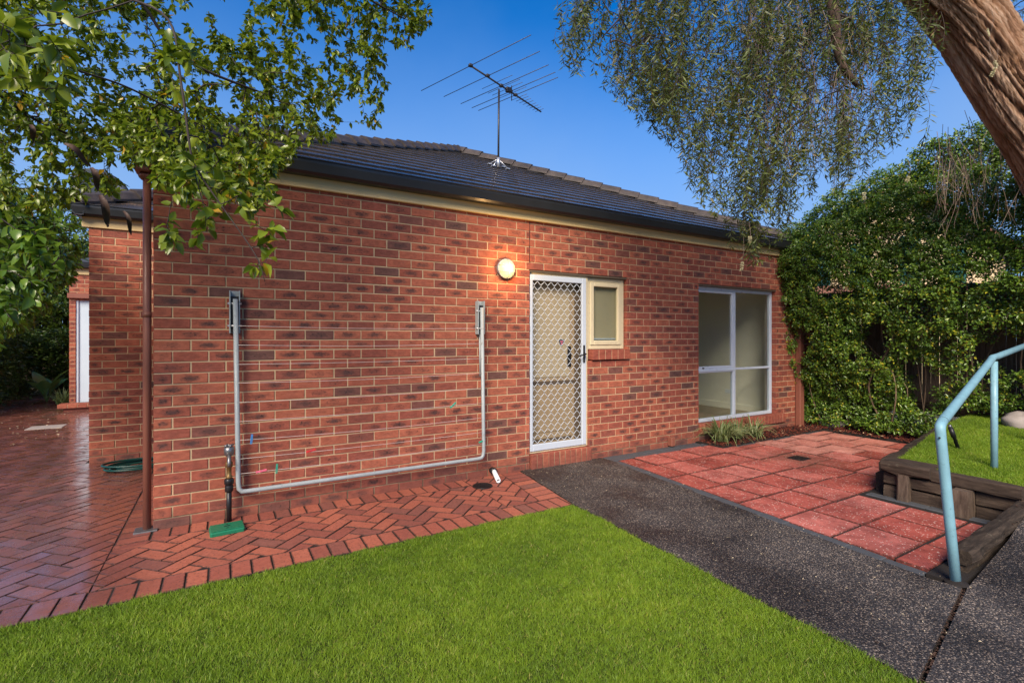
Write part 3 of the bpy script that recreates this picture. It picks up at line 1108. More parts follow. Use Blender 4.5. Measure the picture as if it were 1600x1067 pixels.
wa = MAT['white_aluminium']
win = profile_frame('window', 6.20, 8.075, .25, 2.2, .07, .125, .05, wa, house)
MB().box(7.09, 7.15, .068, .12, .30, 2.15, c=.005).build('mullion', wa, win)
MB().box(6.25, 7.0895, .062, .115, .955, 1.015, c=.005).build('transom', wa, win)
MB().box(6.25, 7.0895, .050, .0615, .975, .995, c=.003).build('transom', wa, win)
MB().box(7.1505, 8.025, .078, .115, .975, 1.01, c=.005).build('transom', wa, win)
profile_frame('sash_frame', 6.2505, 7.0895, 1.016, 2.148, .064, .1, .032, wa, win)
for (a, b, c, d) in ((6.28, 7.06, 1.045, 2.12), (6.245, 7.095, .295, .96), (7.145, 8.03, .295, .98), (7.145, 8.03, 1.005, 2.155)):
    MB().box(a, b, .0895, .0945, c, d).build('pane', MAT['glass'], win)
MB().box(6.38, 6.41, .045, .063, 1.018, 1.034, c=.003).build('latch', MAT['black_plastic'], win)
rowlock(6.235, 8.30, .105, .245, -.028, .08, win, 26)
# room behind the window
room = MB()
room.box(5.0, 8.42, .127, .20, 2.21, 2.55)
room.box(8.35, 8.45, .13, 6.2, .05, 2.55)
room.box(4.98, 5.05, .13, 6.2, .05, 2.55)
room.box(5.05, 8.35, 6.1, 6.2, .05, 2.55)
room.box(4.98, 8.45, .13, 3.45, 2.55, 2.6)
room.box(4.98, 8.45, 5.6, 6.2, 2.55, 2.6)
room.box(4.98, 6.1, 3.45, 5.6, 2.55, 2.6)
room.box(8.0, 8.45, 3.45, 5.6, 2.55, 2.6)
for (a_, b_, c_, d_) in ((6.05, 6.099, 3.4, 5.65), (8.001, 8.05, 3.4, 5.65), (6.1, 8.0, 3.4, 3.449), (6.1, 8.0, 5.601, 5.65)):  # made-up light well under the roof opening, brings daylight into the room
    zt0, zt1 = 2.95 + .484 * (9.3 - a_), 2.95 + .484 * (9.3 - b_)
    room.add([(a_, c_, 2.56), (b_, c_, 2.56), (b_, d_, 2.56), (a_, d_, 2.56), (a_, c_, zt0), (b_, c_, zt1), (b_, d_, zt1), (a_, d_, zt0)], [(0, 1, 2, 3), (4, 5, 6, 7), (0, 1, 5, 4), (1, 2, 6, 5), (2, 3, 7, 6), (3, 0, 4, 7)])
room.box(8.09, 8.349, .1275, .20, .2, 2.208)
room.box(5.051, 6.21, .1275, .20, .2, 2.208)
room.build('room_wall', MAT['plaster'], house)
MB().box(5.05, 8.35, .20, 6.1, .12, .18).build('room_floor', MAT['timber_floor'], house)
MB().box(8.332, 8.349, .202, 6.1, .181, .29, c=.004).build('skirting_board', MAT['plaster'], house)
MB().box(8.340, 8.3495, 1.0, 1.12, .46, .53, c=.003).build('power_point', MAT['white_pvc'], house)
MB().box(6.2, 8.08, .128, .2, .2, .249).build('window_board', MAT['plaster'], house)

# ---- narrow side light by the door
cf = MAT['cream_frame']
sw = profile_frame('window', 4.262, 4.862, 1.322, 2.196, .05, .11, .05, cf, house, .005)
profile_frame('sash_frame', 4.313, 4.811, 1.373, 2.145, .04, .09, .055, cf, sw, .006)
MB().box(4.36, 4.765, .066, .071, 1.42, 2.10).build('pane', MAT['glass'], sw)
MB().box(4.33, 4.80, .10, .106, 1.455, 2.14).build('blind', MAT['blind'], sw)
MB().box(4.33, 4.80, .098, .109, 1.445, 1.457).build('blind_rail', MAT['white_aluminium'], sw)
MB().box(4.33, 4.80, .118, .13, 1.33, 2.19).build('backing', MAT['plaster'], sw)
rowlock(4.285, 4.90, 1.195, 1.318, -.032, .08, sw, 6)

# ---- security screen door
door = MB()
door.box(3.414, 3.424, .03, .11, .165, 2.198)
door.box(4.226, 4.2605, .028, .11, .165, 2.198, c=.004)
door.box(3.424, 4.226, .03, .11, 2.176, 2.1985)
door.box(3.424, 4.226, .028, .11, .163, .182)
door = door.build('screen_door', cf, house)
x0, x1, z0, z1 = 3.425, 4.224, .185, 2.174
m = MB()
m.box(x0, x0 + .035, .012, .045, z0, z1, c=.005)
m.box(x1 - .062, x1, .012, .045, z0, z1, c=.005)
m.box(x0 + .035, x1 - .062, .0125, .045, z1 - .065, z1, c=.005)
m.box(x0 + .035, x1 - .062, .0125, .045, z0, z0 + .075, c=.005)
m.build('door_frame', wa, door)
# diamond grille of wavy bars
gx0, gx1, gz0, gz1 = x0 + .036, x1 - .063, z0 + .076, z1 - .066
m = MB()
nc = 15
pw = (gx1 - gx0) / nc
ph = .056
nr = int((gz1 - gz0) / ph)
ph = (gz1 - gz0) / nr
for k in range(nc + 1):
    pts = []
    for j in range(nr + 1):
        x = gx0 + k * pw + (pw / 2 if (j + k) % 2 else -pw / 2)
        x = min(max(x, gx0), gx1)
        z = gz0 + j * ph
        ydepth = .026
        pts += [(x, ydepth, z - ph * .13), (x, ydepth, z + ph * .13)]
    pts[0] = (pts[0][0], .026, gz0)
    pts[-1] = (pts[-1][0], .026, gz1)
    m.tube(pts, .0033, 5)
m.build('grille', wa, door)

m = MB()
m.box(4.172, 4.200, .002, .012, 1.165, 1.375, c=.004)
m.tube(spline([(4.186, .004, 1.27), (4.186, -.03, 1.27), (4.165, -.04, 1.268), (4.10, -.04, 1.252), (4.075, -.036, 1.245)], 4), .0095, 8)
m.build('handle', MAT['black_plastic'], door)
m = MB()
m.box(4.03, 4.08, .1215, .135, 1.12, 1.36, c=.004)
m.tube([(4.055, .12, 1.25), (4.055, .09, 1.25), (3.99, .085, 1.25)], .01, 8)
m.build('inner_lock', MAT['black_plastic'], door)
# inner timber door
m = MB().box(3.43, 4.14, .14, .18, .19, 2.17)
inner = m.build('inner_door', MAT['door_tan'], door)
MB().box(3.47, 4.06, .1345, .1395, 1.0, 2.05).build('door_blind', MAT['blind'], inner)
MB().box(3.43, 4.14, .128, .1395, .925, .955).box(3.45, 4.09, .132, .1395, .26, .285).build('door_rail', MAT['door_dark'], inner)
MB().box(3.50, 4.05, .1335, .1395, .36, .86, c=.004).build('door_panel', MAT['door_tan'], inner)
MB().box(4.1405, 4.226, .112, .19, .19, 2.17).box(3.42, 3.4295, .112, .19, .19, 2.17).box(3.42, 4.226, .112, .19, 2.171, 2.2).build('door_jamb', MAT['door_dark'], door)
MB().box(3.42, 4.95, .19, .21, .0, 2.3).build('backing', MAT['door_dark'], door)
m = MB()                                              # security sticker: shield shape
pts = [(-.045, .038), (.045, .038), (.03, -.01), (0, -.045), (-.03, -.01)]
vs = [(3.945 + p[0], .131, 1.405 + p[1]) for p in pts] + [(3.945 + p[0], .1343, 1.405 + p[1]) for p in pts]
m.add(vs, [(0, 1, 2, 3, 4), (9, 8, 7, 6, 5)] + [(i, (i + 1) % 5, 5 + (i + 1) % 5, 5 + i) for i in range(5)])
stick = m.build('sticker', MAT['dish_grey'], door)
m = MB()
for (ax, az, bx, bz) in ((-.022, .008, .022, .018), (-.012, -.02, .012, -.006)):
    m.box(3.945 + ax, 3.945 + bx, .1296, .1308, 1.405 + az, 1.405 + bz)
m.build('sticker_print', MAT['peg_pink'], stick)
rowlock(3.415, 4.275, -.02, .158, -.03, .08, door, 11)

# ---- eaves: fascia, gutters, rainwater pipes
MB().box(-.06, HW + .1, -.022, -.001, 2.765, 2.895, c=.004).box(-.06, HW + .1, -.034, -.023, 2.765, 2.785, c=.003).build('fascia', MAT['cream_paint'], house)


def gutter(p0, p1, out, name='gutter'):
    """quad gutter swept from p0 to p1; out is the outward direction in plan"""
    prof = [(0, .0), (.075, 0), (.10, .02), (.115, .09), (.115, .115), (.125, .12), (.125, .128), (.108, .128), (.105, .11), (.105, .095), (.09, .03), (.07, .012), (.006, .012), (.006, .12), (0, .12)]
    m = MB()
    vs = []
    for p in (p0, p1):
        for (o, z) in prof: vs.append((p[0] + out[0] * o, p[1] + out[1] * o, p[2] + z))
    n = len(prof)
    fs = [(i, (i + 1) % n, n + (i + 1) % n, n + i) for i in range(n)] + [tuple(range(n)), tuple(range(n, 2 * n))[::-1]]
    m.add(vs, fs)
    return m.build(name, MAT['gutter'], house)


gutter((-.02, -.0235, 2.868), (HW + .12, -.0235, 2.868), (0, -1))
gutter((WX - .13, WY - .0235, 2.868), (-.0, WY - .0235, 2.868), (0, -1))
MB().box(WX - .06, -.0, WY - .022, WY - .001, 2.75, 2.895, c=.004).build('fascia', MAT['cream_paint'], house)
MB().box(WX - .022, WX - .001, WY, 8.4, 2.75, 2.895).build('fascia', MAT['cream_paint'], house)
gutter((WX - .0235, WY - .13, 2.868), (WX - .0235, 8.4, 2.868), (-1, 0))
MB().box(-.022, -.001, 0, WY - .14, 2.75, 2.895).build('fascia', MAT['cream_paint'], house)
MB().box(W2X - .05, WX - .16, 8.47, 8.498, 2.75, 2.895).build('fascia', MAT['cream_paint'], house)
gutter((W2X - .1, 8.468, 2.868), (WX - .16, 8.468, 2.868), (0, -1))
# boxed rainwater head at the corner and the round downpipe under it
m = MB()
m.box(-.115, -.023, -.035, .11, 2.72, 2.93, c=.006)
m.box(-.095, -.012, -.015, .08, 2.67, 2.72, c=.018)
m.build('rainwater_head', MAT['terracotta_paint'], house)
m = MB()
m.tube([(-.042, .03, 2.72), (-.042, .03, 1.4), (-.042, .03, .0)], .027, 14)
m.tube([(-.042, .03, 1.62), (-.042, .03, 1.66)], .0295, 14)
m.build('downpipe', MAT['terracotta_paint'], house)
MB().box(-.12, .03, -.045, .09, -.004, .008, c=.003).build('downpipe_grate', MAT['metal_grey'], house)
m = MB()
m.box(8.60, 8.72, -.09, -.006, .0, 2.86, c=.008)
m.build('downpipe', MAT['terracotta_paint'], house)
MB().tube([(9.10, -.03, .25), (9.10, -.03, 1.4)], .014, 8).build('conduit', MAT['white_pvc'], house)
m = MB()                                             # clay weep-vent stub on the wall by the patio
m.box(5.60, 5.67, -.075, -.004, .015, .135, c=.006)
m.build('drain_spout', MAT['terracotta_paint'], house)

# ---- roof
SL = .484                                            # rise per metre
EY, EZ = -.10, 2.985                                 # eave line of the tiles
PK = Vector((HW / 2, HW / 2 + .0, EZ + SL * (HW / 2 - EY)))
roof = MB()
ed = .02
A_, B_ = Vector((-.1, EY, EZ - ed)), Vector((HW + .1, EY, EZ - ed))
P_, Q_ = PK - Vector((0, 0, ed)), Vector((HW / 2, 12.2 - HW / 2, PK.z - ed))
Cb, Db = Vector((HW + .1, 12.3, EZ - ed)), Vector((-.1, 12.3, EZ - ed))
roof.add([A_, B_, Cb, Db, P_, Q_], [(0, 1, 4), (2, 3, 5), (3, 0, 4, 5)])
# right-hand slope with an unseen opening, added to brighten the living room
def rs(x, y): return Vector((x, y, EZ - ed + SL * (HW + .1 - x)))
kx0, kx1, ky0, ky1 = 6.1, 8.0, 3.45, 5.6
roof.add([B_, Cb, Q_, P_, rs(kx1, ky0), rs(kx1, ky1), rs(kx0, ky1), rs(kx0, ky0)], [(0, 1, 5, 4), (1, 2, 6, 5), (2, 3, 7, 6), (3, 0, 4, 7)])
# wing roof: hip at its outer corner, running back into the main roof
wA = Vector((WX - .1, WY - .1, EZ - ed))
k_ = 1.6
wB = wA + Vector((k_, k_, SL * k_))
roof.add([wA, Vector((WX - .1 + 2 * k_, WY - .1, EZ - ed)), wB, Vector((WX - .1, 8.5, EZ - ed)), wB + Vector((0, 4.2, 0))], [(0, 1, 2), (0, 2, 4, 3)])
w2 = Vector((W2X - .1, 8.4, EZ - ed))
roof.add([w2, w2 + Vector((3.2, 0, 0)), w2 + Vector((1.6, 1.6, SL * 1.6)), w2 + Vector((0, 3.8, 0)), w2 + Vector((1.6, 3.8, SL * 1.6))], [(0, 1, 2), (0, 2, 4, 3)])
roof = roof.build('roof', MAT['roof_far'], house)


def tiles(origin, udir, vdir, halves, umax, vmax, tw=.305, tl=.318, name='roof_tile'):
    """shingle tiles on a slope. origin: eave point, udir along the eave, vdir up the slope (unit)"""
    nrm = udir.cross(vdir).normalized()
    if nrm.z < 0: nrm = -nrm
    r_ = 0
    out = []
    while r_ * tl < vmax:
        v0 = r_ * tl
        sh = tw / 2 if r_ % 2 else 0
        kk = -1
        while kk * tw + sh < umax:
            u0 = kk * tw + sh
            poly = clip(rect(u0 + .0015, u0 + tw - .0015, v0 - .012, v0 + tl + .02), halves)
            kk += 1
            if not poly or area(poly) < .004: continue
            n = len(poly)
            jt = random.gauss(0, .0012)
            hgt = lambda v: .022 - .0175 * (v - v0) / tl + jt
            top = [origin + udir * p[0] + vdir * p[1] + nrm * hgt(p[1]) for p in poly]
            bot = [origin + udir * p[0] + vdir * p[1] + nrm * (hgt(p[1]) - .018) for p in poly]
            m = MB()
            m.add(top + bot, bl=[(0, (p[1] - v0) / tl, 0) for p in poly] * 2, fs=[tuple(range(n)), tuple(range(n, 2 * n))[::-1]] + [(i, (i + 1) % n, n + (i + 1) % n, n + i) for i in range(n)])
            out.append((m, top))
        r_ += 1
    return out


sc = math.hypot(1, SL)
vd = Vector((0, 1, SL)).normalized()
run = (HW / 2 - EY) * sc
halfw = HW / 2 + .1
kx = halfw / run
for m, top in tiles(Vector((-.1, EY, EZ)), Vector((1, 0, 0)), vd, [(-1, kx, 0), (1, kx, 2 * halfw)], 2 * halfw, run):
    m.build('roof_tile', MAT['roof_tile'], roof)
run2 = k_ * sc
for m, top in tiles(Vector((WX - .1, WY - .1, EZ)), Vector((1, 0, 0)), vd, [(-1, 1 / sc, 0), (1, 0, 1.0)], 1.0, run2):
    m.build('roof_tile', MAT['roof_tile'], roof)


def hip_caps(p0, p1, step=.36, w=.12):
    L = (p1 - p0).length
    e = (p1 - p0) / L
    side = e.cross(Vector((0, 0, 1))).normalized()
    up = side.cross(e)
    q = 0
    while q < L:
        a, b = q - .02, min(q + step + .02, L + .05)
        vs = []
        for (d, lift, ww) in ((a, .042, 1.08), (b, .016, .95)):
            c = p0 + e * d
            for (s_, h) in ((-w * ww, -.035), (-w * .55 * ww, .045), (0, .075), (w * .55 * ww, .045), (w * ww, -.035)):
                vs.append(c + side * s_ + up * (h + lift))
            for (s_, h) in ((-w * ww, -.06), (0, .04), (w * ww, -.06)):
                vs.append(c + side * s_ + up * (h + lift))
        fs = [(i, i + 1, 8 + i + 1, 8 + i) for i in range(4)] + [(0, 8, 13, 5), (4, 7, 15, 12), (5, 13, 14, 6), (6, 14, 15, 7), (0, 5, 6, 2, 1), (2, 6, 7, 4, 3), (8, 9, 10, 14, 13), (10, 11, 12, 15, 14)]
        m = MB()
        m.add(vs, fs)
        m.build('hip_cap', MAT['hip_tile'], roof)
        q += step


u3 = Vector((0, 0, .02))
hip_caps(Vector((-.08, EY + .02, EZ)) + u3, PK + u3)
hip_caps(Vector((HW + .08, EY + .02, EZ)) + u3, PK + u3)
hip_caps(PK + u3, Q_ + Vector((0, 0, ed)) + u3)
hip_caps(wA + Vector((0, 0, ed)) + u3, wA + Vector((1.0, 1.0, SL * 1.0 + ed)) + u3)

# ---- side entry behind the wing: white frosted panel, brick step
ent = MB().box(W2X + .10, W2X + .14, 8.52, 8.6, .14, 2.255).box(W2X + .9, W2X + 1.0, 8.52, 8.6, .14, 2.255).build('side_entry', wa, house)
MB().box(W2X + .14, W2X + .9, 8.545, 8.575, .14, 2.255).build('frosted_panel', MAT['frosted'], ent)
MB().box(W2X - .02, W2X + 1.1, 8.44, 8.499, 2.262, 2.36, c=.005).build('lintel', MAT['terracotta_paint'], ent)
rowlock(W2X - .13, W2X + 1.1, .06, .14, 8.24, 8.52, ent, 8)
m = MB()
m.box(W2X - .05, W2X + 1.1, 8.30, 8.499, -.01, .06)
m.at['bl'] = [(.9, .9, .7)] * len(m.v)
m.build('step', MAT['brick'], ent)

# ------------------------------------------------------------------ wall light (lit)
LX, LZ = 3.09, 2.205
lamp = empty('wall_light', (LX, -.01, LZ), 'lit round bulkhead light with cage bars on the brick wall by the door', 'light')
Ml = Matrix.Translation((LX, -.002, LZ)) @ Matrix.Rotation(R(90), 4, 'X')
MB().lathe([(.098, -.0), (.105, .004), (.105, .030), (.098, .036)], Ml, 28).build('base', MAT['grey_paint'], lamp)
prof = [(.094, .034)] + [(.094 * math.cos(a), .036 + .062 * math.sin(a)) for a in [R(d) for d in range(8, 90, 10)]] + [(.004, .0985)]
MB().lathe(prof, Ml, 28).build('diffuser', MAT['lamp_glass'], lamp)
MB().lathe([(.095, .030), (.107, .032), (.107, .042), (.096, .044)], Ml, 28).build('rim', MAT['grey_paint'], lamp)
m = MB()
for (c, hv) in ((-.034, 0), (.034, 0), (0, 1)):
    pts = []
    rr = math.sqrt(.1 ** 2 - c * c)
    for k in range(13):
        a = -math.pi / 2 + math.pi * k / 12
        s_ = rr * math.sin(a)
        dpt = .040 + .066 * math.sqrt(max(0, 1 - (s_ * s_ + c * c) / .0101))
        loc = (s_, c, dpt) if not hv else (c, s_, dpt)
        pts.append(Ml @ Vector(loc))
    m.tube(pts, .0035, 6)
m.build('cage', MAT['grey_paint'], lamp)

ll = bpy.data.lights.new('lamp_bulb', 'POINT')
ll.energy = 6
ll.color = (1, .55, .2)
ll.shadow_soft_size = .06
lo = bpy.data.objects.new('lamp_bulb', ll)
COL.objects.link(lo)
lo.parent = lamp
lo.location = (0, -.17, 0)

# ------------------------------------------------------------------ folding clothes line
cl = empty('clothes_line', (1.66, -.05, .2), 'grey fold-down clothes line frame hanging flat on the brick wall', 'clothes line')
gp = MAT['grey_paint']
for x in (.54, 2.77):
    m = MB()
    m.box(x - .038, x + .038, -.012, -.002, 1.50, 1.845, c=.003)
    m.box(x - .038, x - .030, -.075, -.012, 1.50, 1.845)
    m.box(x + .030, x + .038, -.075, -.012, 1.50, 1.845)
    br = m.build('bracket', gp, cl)
    m = MB()
    for z in (1.56, 1.74):
        m.tube([(x - .05, -.055, z), (x + .05, -.055, z)], .008, 8)
    m.build('bolt', MAT['galv'], br)
    MB().box(x - .029, x + .029, -.05, -.0125, 1.53, 1.80).build('hinge_block', MAT['black_plastic'], br)
    MB().tube([(x, -.03, 1.5), (x + .004, -.035, 1.06)], .009, 8).build('stay', gp, br)
m = MB()
fr_ = [(.545, -.085, 1.775)] + [(.565, -.10, .30)] + [(.57, -.10, .25), (.59, -.10, .225), (.63, -.10, .222)] + [(2.71, -.10, .222), (2.755, -.10, .227), (2.775, -.10, .25), (2.782, -.10, .30)] + [(2.768, -.085, 1.775)]
m.tube(fr_, .0185, 12)
m.build('frame', gp, cl)
lz = [1.56, 1.405, 1.25, 1.10, .945, .79, .64, .49, .37]
for i, z in enumerate(lz):
    pts = [(.565 + (2.78 - .565) * k / 12, -.105, z - .012 * math.sin(math.pi * k / 12) * (1 + .4 * math.sin(i * 2.3))) for k in range(13)]
    MB().tube(pts, .0016, 4).build('line', MAT['cord'], cl)
for (x, z, col, dsc, ang) in ((.66, .645, 'peg_blue', 'blue clothes peg clipped near the left arm of the clothes line', 5), (1.115, .494, 'peg_red', 'red clothes peg on a low cord of the clothes line', 80), (.735, .372, 'peg_pink', 'pink clothes peg lying along the lowest cord', 82), (.845, .380, 'peg_green', 'green clothes peg upright on the lowest cord', 4), (2.44, .795, 'peg_green', 'teal clothes peg near the right arm of the clothes line', 50), (2.765, .40, 'peg_green', 'green clothes peg on the right arm of the clothes line', 75)):
    Mp = Matrix.Translation((x, -.105, z)) @ Matrix.Rotation(R(ang), 4, 'Y')
    p = MB().box(-.007, -.0015, -.006, .006, -.045, .035, Mp, .0015).build('clothes_peg', MAT[col])
    tag(p, dsc, 'peg', 'clothes pegs on the line')
    MB().box(.0015, .007, -.006, .006, -.045, .035, Mp, .0015).build('peg_half', MAT[col], p)
    MB().box(-.009, .009, -.003, .003, -.008, .008, Mp, .001).build('spring', MAT['metal_grey'], p)

# ------------------------------------------------------------------ tap riser and green lid
tap = empty('water_tap', (.5, -.1, 0), 'black riser pipe with brass tap standing at the brick wall', 'tap')
MB().tube([(.5, -.1, .0), (.5, -.1, .26)], .019, 12).build('riser', MAT['black_plastic'], tap)
m = MB()
m.lathe([(.022, 0), (.03, .01), (.03, .05), (.024, .06), (.034, .064), (.034, .10), (.026, .11)], Matrix.Translation((.5, -.1, .235)), 14)
m.build('collar', MAT['black_plastic'], tap)
m = MB()
m.lathe([(.022, 0), (.026, .02), (.018, .03), (.018, .09), (.026, .095), (.026, .13), (.017, .14), (.017, .20)], Matrix.Translation((.5, -.1, .34)), 12)
m.build('valve_body', MAT['brass'], tap)
m = MB()
m.lathe([(.02, 0), (.032, .01), (.036, .04), (.036, .07), (.02, .078)], Matrix.Translation((.5, -.1, .52)), 14)
m.tube([(.5, -.1, .53), (.5, -.15, .52), (.5, -.165, .48), (.5, -.165, .45)], .013, 10)
m.build('tap_head', MAT['metal_grey'], tap)
m = MB()
for k in range(4):
    a = k * math.pi / 2 + .4
    m.tube([(.5, -.1, .606), (.5 + .034 * math.cos(a), -.1 + .034 * math.sin(a), .606)], [.007, .009], 8)
m.tube([(.5, -.1, .59), (.5, -.1, .615)], .011, 10)
m.build('handle', MAT['metal_grey'], tap)
m = MB()
Mg = Matrix.Translation((.485, -.315, 0)) @ Matrix.Rotation(R(4), 4, 'Z')
m.box(-.115, .115, -.085, .085, -.01, .034, Mg, .012)
lid = tag(m.build('meter_box_lid', MAT['green_plastic']), 'green plastic water meter box lid set in the brick paving', 'meter box')
MB().box(-.108, .108, -.078, .078, .034, .038, Mg, .0015).build('cover', MAT['green_plastic'], lid)
MB().box(-.02, .02, -.006, .006, .038, .040, Mg).box(-.008, .008, .03, .036, .038, .040, Mg).box(-.008, .008, -.045, -.039, .038, .040, Mg).build('finger_slot', MAT['black_plastic'], lid)

# round drain grate + white pipe stub by the wall
m = MB()
Md = Matrix.Translation((2.665, -.30, .002))
m.lathe([(.10, 0), (.10, .006), (.088, .008), (.088, .004), (.004, .004)], Md, 24)
dr = tag(m.build('drain_grate', MAT['black_plastic']), 'round black drain grate in the paving beside the white pipe', 'drain')
m = MB()
for k in range(-3, 4):
    w_ = math.sqrt(.086 ** 2 - (k * .024) ** 2)
    m.box(2.665 - w_, 2.665 + w_, -.30 + k * .024 - .006, -.30 + k * .024 + .006, .0065, .0095)
m.build('grate_bars', MAT['black_plastic'], dr)
pp = empty('drain_pipe', (2.93, -.02, .05), 'short white plastic drain pipe sticking out of the wall base', 'pipe')
MB().tube([(2.93, .02, .055), (2.93, -.06, .052)], .034, 14).build('pipe_collar', MAT['black_plastic'], pp)
m = MB()
a0, a1 = Vector((2.93, -.05, .052)), Vector((2.845, -.30, .028))
vs, fs = tube_geo([a0, a1], .024, 16, False)
vi, fi = tube_geo([a0, a1], .015, 16, False)
n_ = len(vs)
m.add(vs + vi, fs + [tuple(i + n_ for i in f)[::-1] for f in fi] + [(16 + k, 16 + (k + 1) % 16, n_ + 16 + (k + 1) % 16, n_ + 16 + k) for k in range(16)], True)
m.build('pipe', MAT['white_pvc'], pp)

# square patio drain
pd = tag(MB().box(6.38, 6.60, -1.335, -1.155, -.01, .0062, c=.002).build('patio_drain', MAT['black_plastic']), 'black square drain grate among the red patio pavers', 'drain')
m = MB()
for k in range(7): m.box(6.392 + k * .029, 6.404 + k * .029, -1.325, -1.165, .0064, .0095)
m.build('grate_bars', MAT['black_plastic'], pd)
# pale access cover far down the paving
ac = tag(MB().box(-2.25, -1.8, 6.0, 6.35, -.01, .007, c=.003).build('access_cover', MAT['concrete_pale']), 'pale rectangular access cover in the far wet brick paving', 'cover')

# garden hose
pts = []
for k in range(150):
    a = k / 150 * 2 * math.pi * 3.6
    r_ = .27 + .07 * math.sin(a * .37 + 1) + .02 * math.sin(a * 2.1)
    pts.append((-.30 + 1.15 * r_ * math.cos(a) + .03 * math.sin(a * .6), 2.28 + .75 * r_ * math.sin(a), .018 + .02 * (k / 150) * 3 * (.5 + .5 * math.sin(a * .5)) + .004 * k / 30))
pts += [(-.62 + .02 * i, 2.1 + .04 * i, .05 - .004 * i) for i in range(1, 9)]
tag(MB().tube(pts, .0115, 7).build('garden_hose', MAT['hose_green']), 'coiled dark green garden hose lying at the brick wing wall', 'hose')

# ------------------------------------------------------------------ TV antenna
an = empty('tv_antenna', (4.50, 2.70, 4.36), 'dark metal TV antenna on a mast above the tiled roof', 'antenna')
am = MAT['antenna_metal']
zt = 5.68
MB().tube([(4.50, 2.70, 4.38), (4.49, 2.66, 5.66)], .017, 10).build('mast', am, an)
m = MB()
m.tube([(4.50, 2.70, 4.36), (4.50, 2.70, 4.52)], .03, 10)
for (dx, dy) in ((-.14, -.08), (.14, -.08), (.16, .12), (-.1, .14)):
    zz = EZ + SL * (2.70 + dy - EY) + .035
    m.tube([(4.50, 2.70, 4.5), (4.50 + dx, 2.70 + dy, zz)], .008, 6)
    m.box(4.50 + dx - .03, 4.50 + dx + .03, 2.70 + dy - .03, 2.70 + dy + .03, zz - .012, zz + .004)
m.build('mount', MAT['galv'], an)
b0, b1 = Vector((3.77, 2.30, zt + .02)), Vector((5.56, 2.98, zt - .02))
bd = (b1 - b0).normalized()
el = Vector((-.31, .95, 0)).normalized()
el = (el - bd * el.dot(bd) * .35).normalized()
MB().tube([b0, b1], .014, 8).build('boom', am, an)
for (t_, half, z_) in ((0.01, 1.20, 0), (.22, 1.06, .015), (.40, .98, 0), (.53, .94, .01), (.60, .90, 0)):
    c = b0.lerp(b1, t_) + Vector((0, 0, z_))
    m = MB()
    m.tube([c - el * half, c + el * half], .0055, 6)
    m.box(c.x - .03, c.x + .03, c.y - .03, c.y + .03, c.z - .014, c.z + .022, c=.004)
    m.build('element', am, an)
for (t_, half) in ((.34, .34), (.43, .36), (.48, .34), (.56, .3), (.66, .17), (.70, .14), (.745, .13), (.79, .12), (.84, .11), (.885, .1), (.93, .1), (.975, .095)):
    c = b0.lerp(b1, t_) + Vector((0, 0, .012))
    MB().tube([c - el * half, c + el * half], .004, 5).build('element', am, an)
m = MB()
c = b0.lerp(b1, .5)
m.box(c.x - .05, c.x + .05, c.y - .03, c.y + .03, c.z - .03, c.z + .05, c=.006)
c = b0.lerp(b1, .545)
m.tube([c + Vector((0, 0, -.14)), c + Vector((0, 0, .12))], .007, 6)
m.build('junction_box', MAT['black_plastic'], an)

# satellite-dish like vent behind the wing roof
dish = empty('roof_dish', (-.95, 6.0, 3.2), 'dark grey dish behind the leaves on the wing roof', 'dish')
dc = D(158, 296, 8.6)
Mdish = Matrix.Translation(dc) @ Matrix.Rotation(R(25), 4, 'Z') @ Matrix.Rotation(R(62), 4, 'X')
MB().lathe([(.02, -.09), (.18, -.075), (.33, -.03), (.41, .02), (.415, .03), (.33, -.012), (.18, -.055), (.02, -.07)], Mdish, 28).build('reflector', MAT['dish_grey'], dish)
MB().tube([dc + Vector((0, .08, -.05)), dc + Vector((0, .12, -.45)), Vector((dc.x, dc.y + .12, 3.2))], .025, 8).build('arm', MAT['antenna_metal'], dish)

# ------------------------------------------------------------------ timber retaining wall of the raised lawn
rw = empty('retaining_wall', (5.8, -2.9, 0), 'weathered timber sleeper retaining wall with mossy cap holding the raised lawn', 'retaining wall')


def plank(name, p0, p1, w, h, parent, mat, c=.012, rough=.006):
    """sawn timber from p0 to p1 (centre line), w across, h high"""
    p0, p1 = Vector(p0), Vector(p1)
    e = (p1 - p0)
    L = e.length
    e.normalize()
    side = Vector((-e.y, e.x, 0)).normalized() if abs(e.z) < .9 else Vector((1, 0, 0))
    up = e.cross(side)
    if up.z < 0 and abs(e.z) < .9: up = -up
    n = max(2, int(L / .12))
    ring = [(-w / 2 + c, -h / 2), (w / 2 - c, -h / 2), (w / 2, -h / 2 + c), (w / 2, h / 2 - c), (w / 2 - c, h / 2), (-w / 2 + c, h / 2), (-w / 2, h / 2 - c), (-w / 2, -h / 2 + c)]
    vs = []
    for i in range(n + 1):
        q = p0 + e * (L * i / n)
        for (a, b) in ring:
            vs.append(q + side * (a + random.gauss(0, rough)) + up * (b + random.gauss(0, rough)))
    m = len(ring)
    fs = [(i * m + k, i * m + (k + 1) % m, (i + 1) * m + (k + 1) % m, (i + 1) * m + k) for i in range(n) for k in range(m)]
    fs += [tuple(range(m))[::-1], tuple(range(n * m, (n + 1) * m))]
    o = MB()
    o.add(vs, fs)
    return o.build(name, MAT[mat], parent)


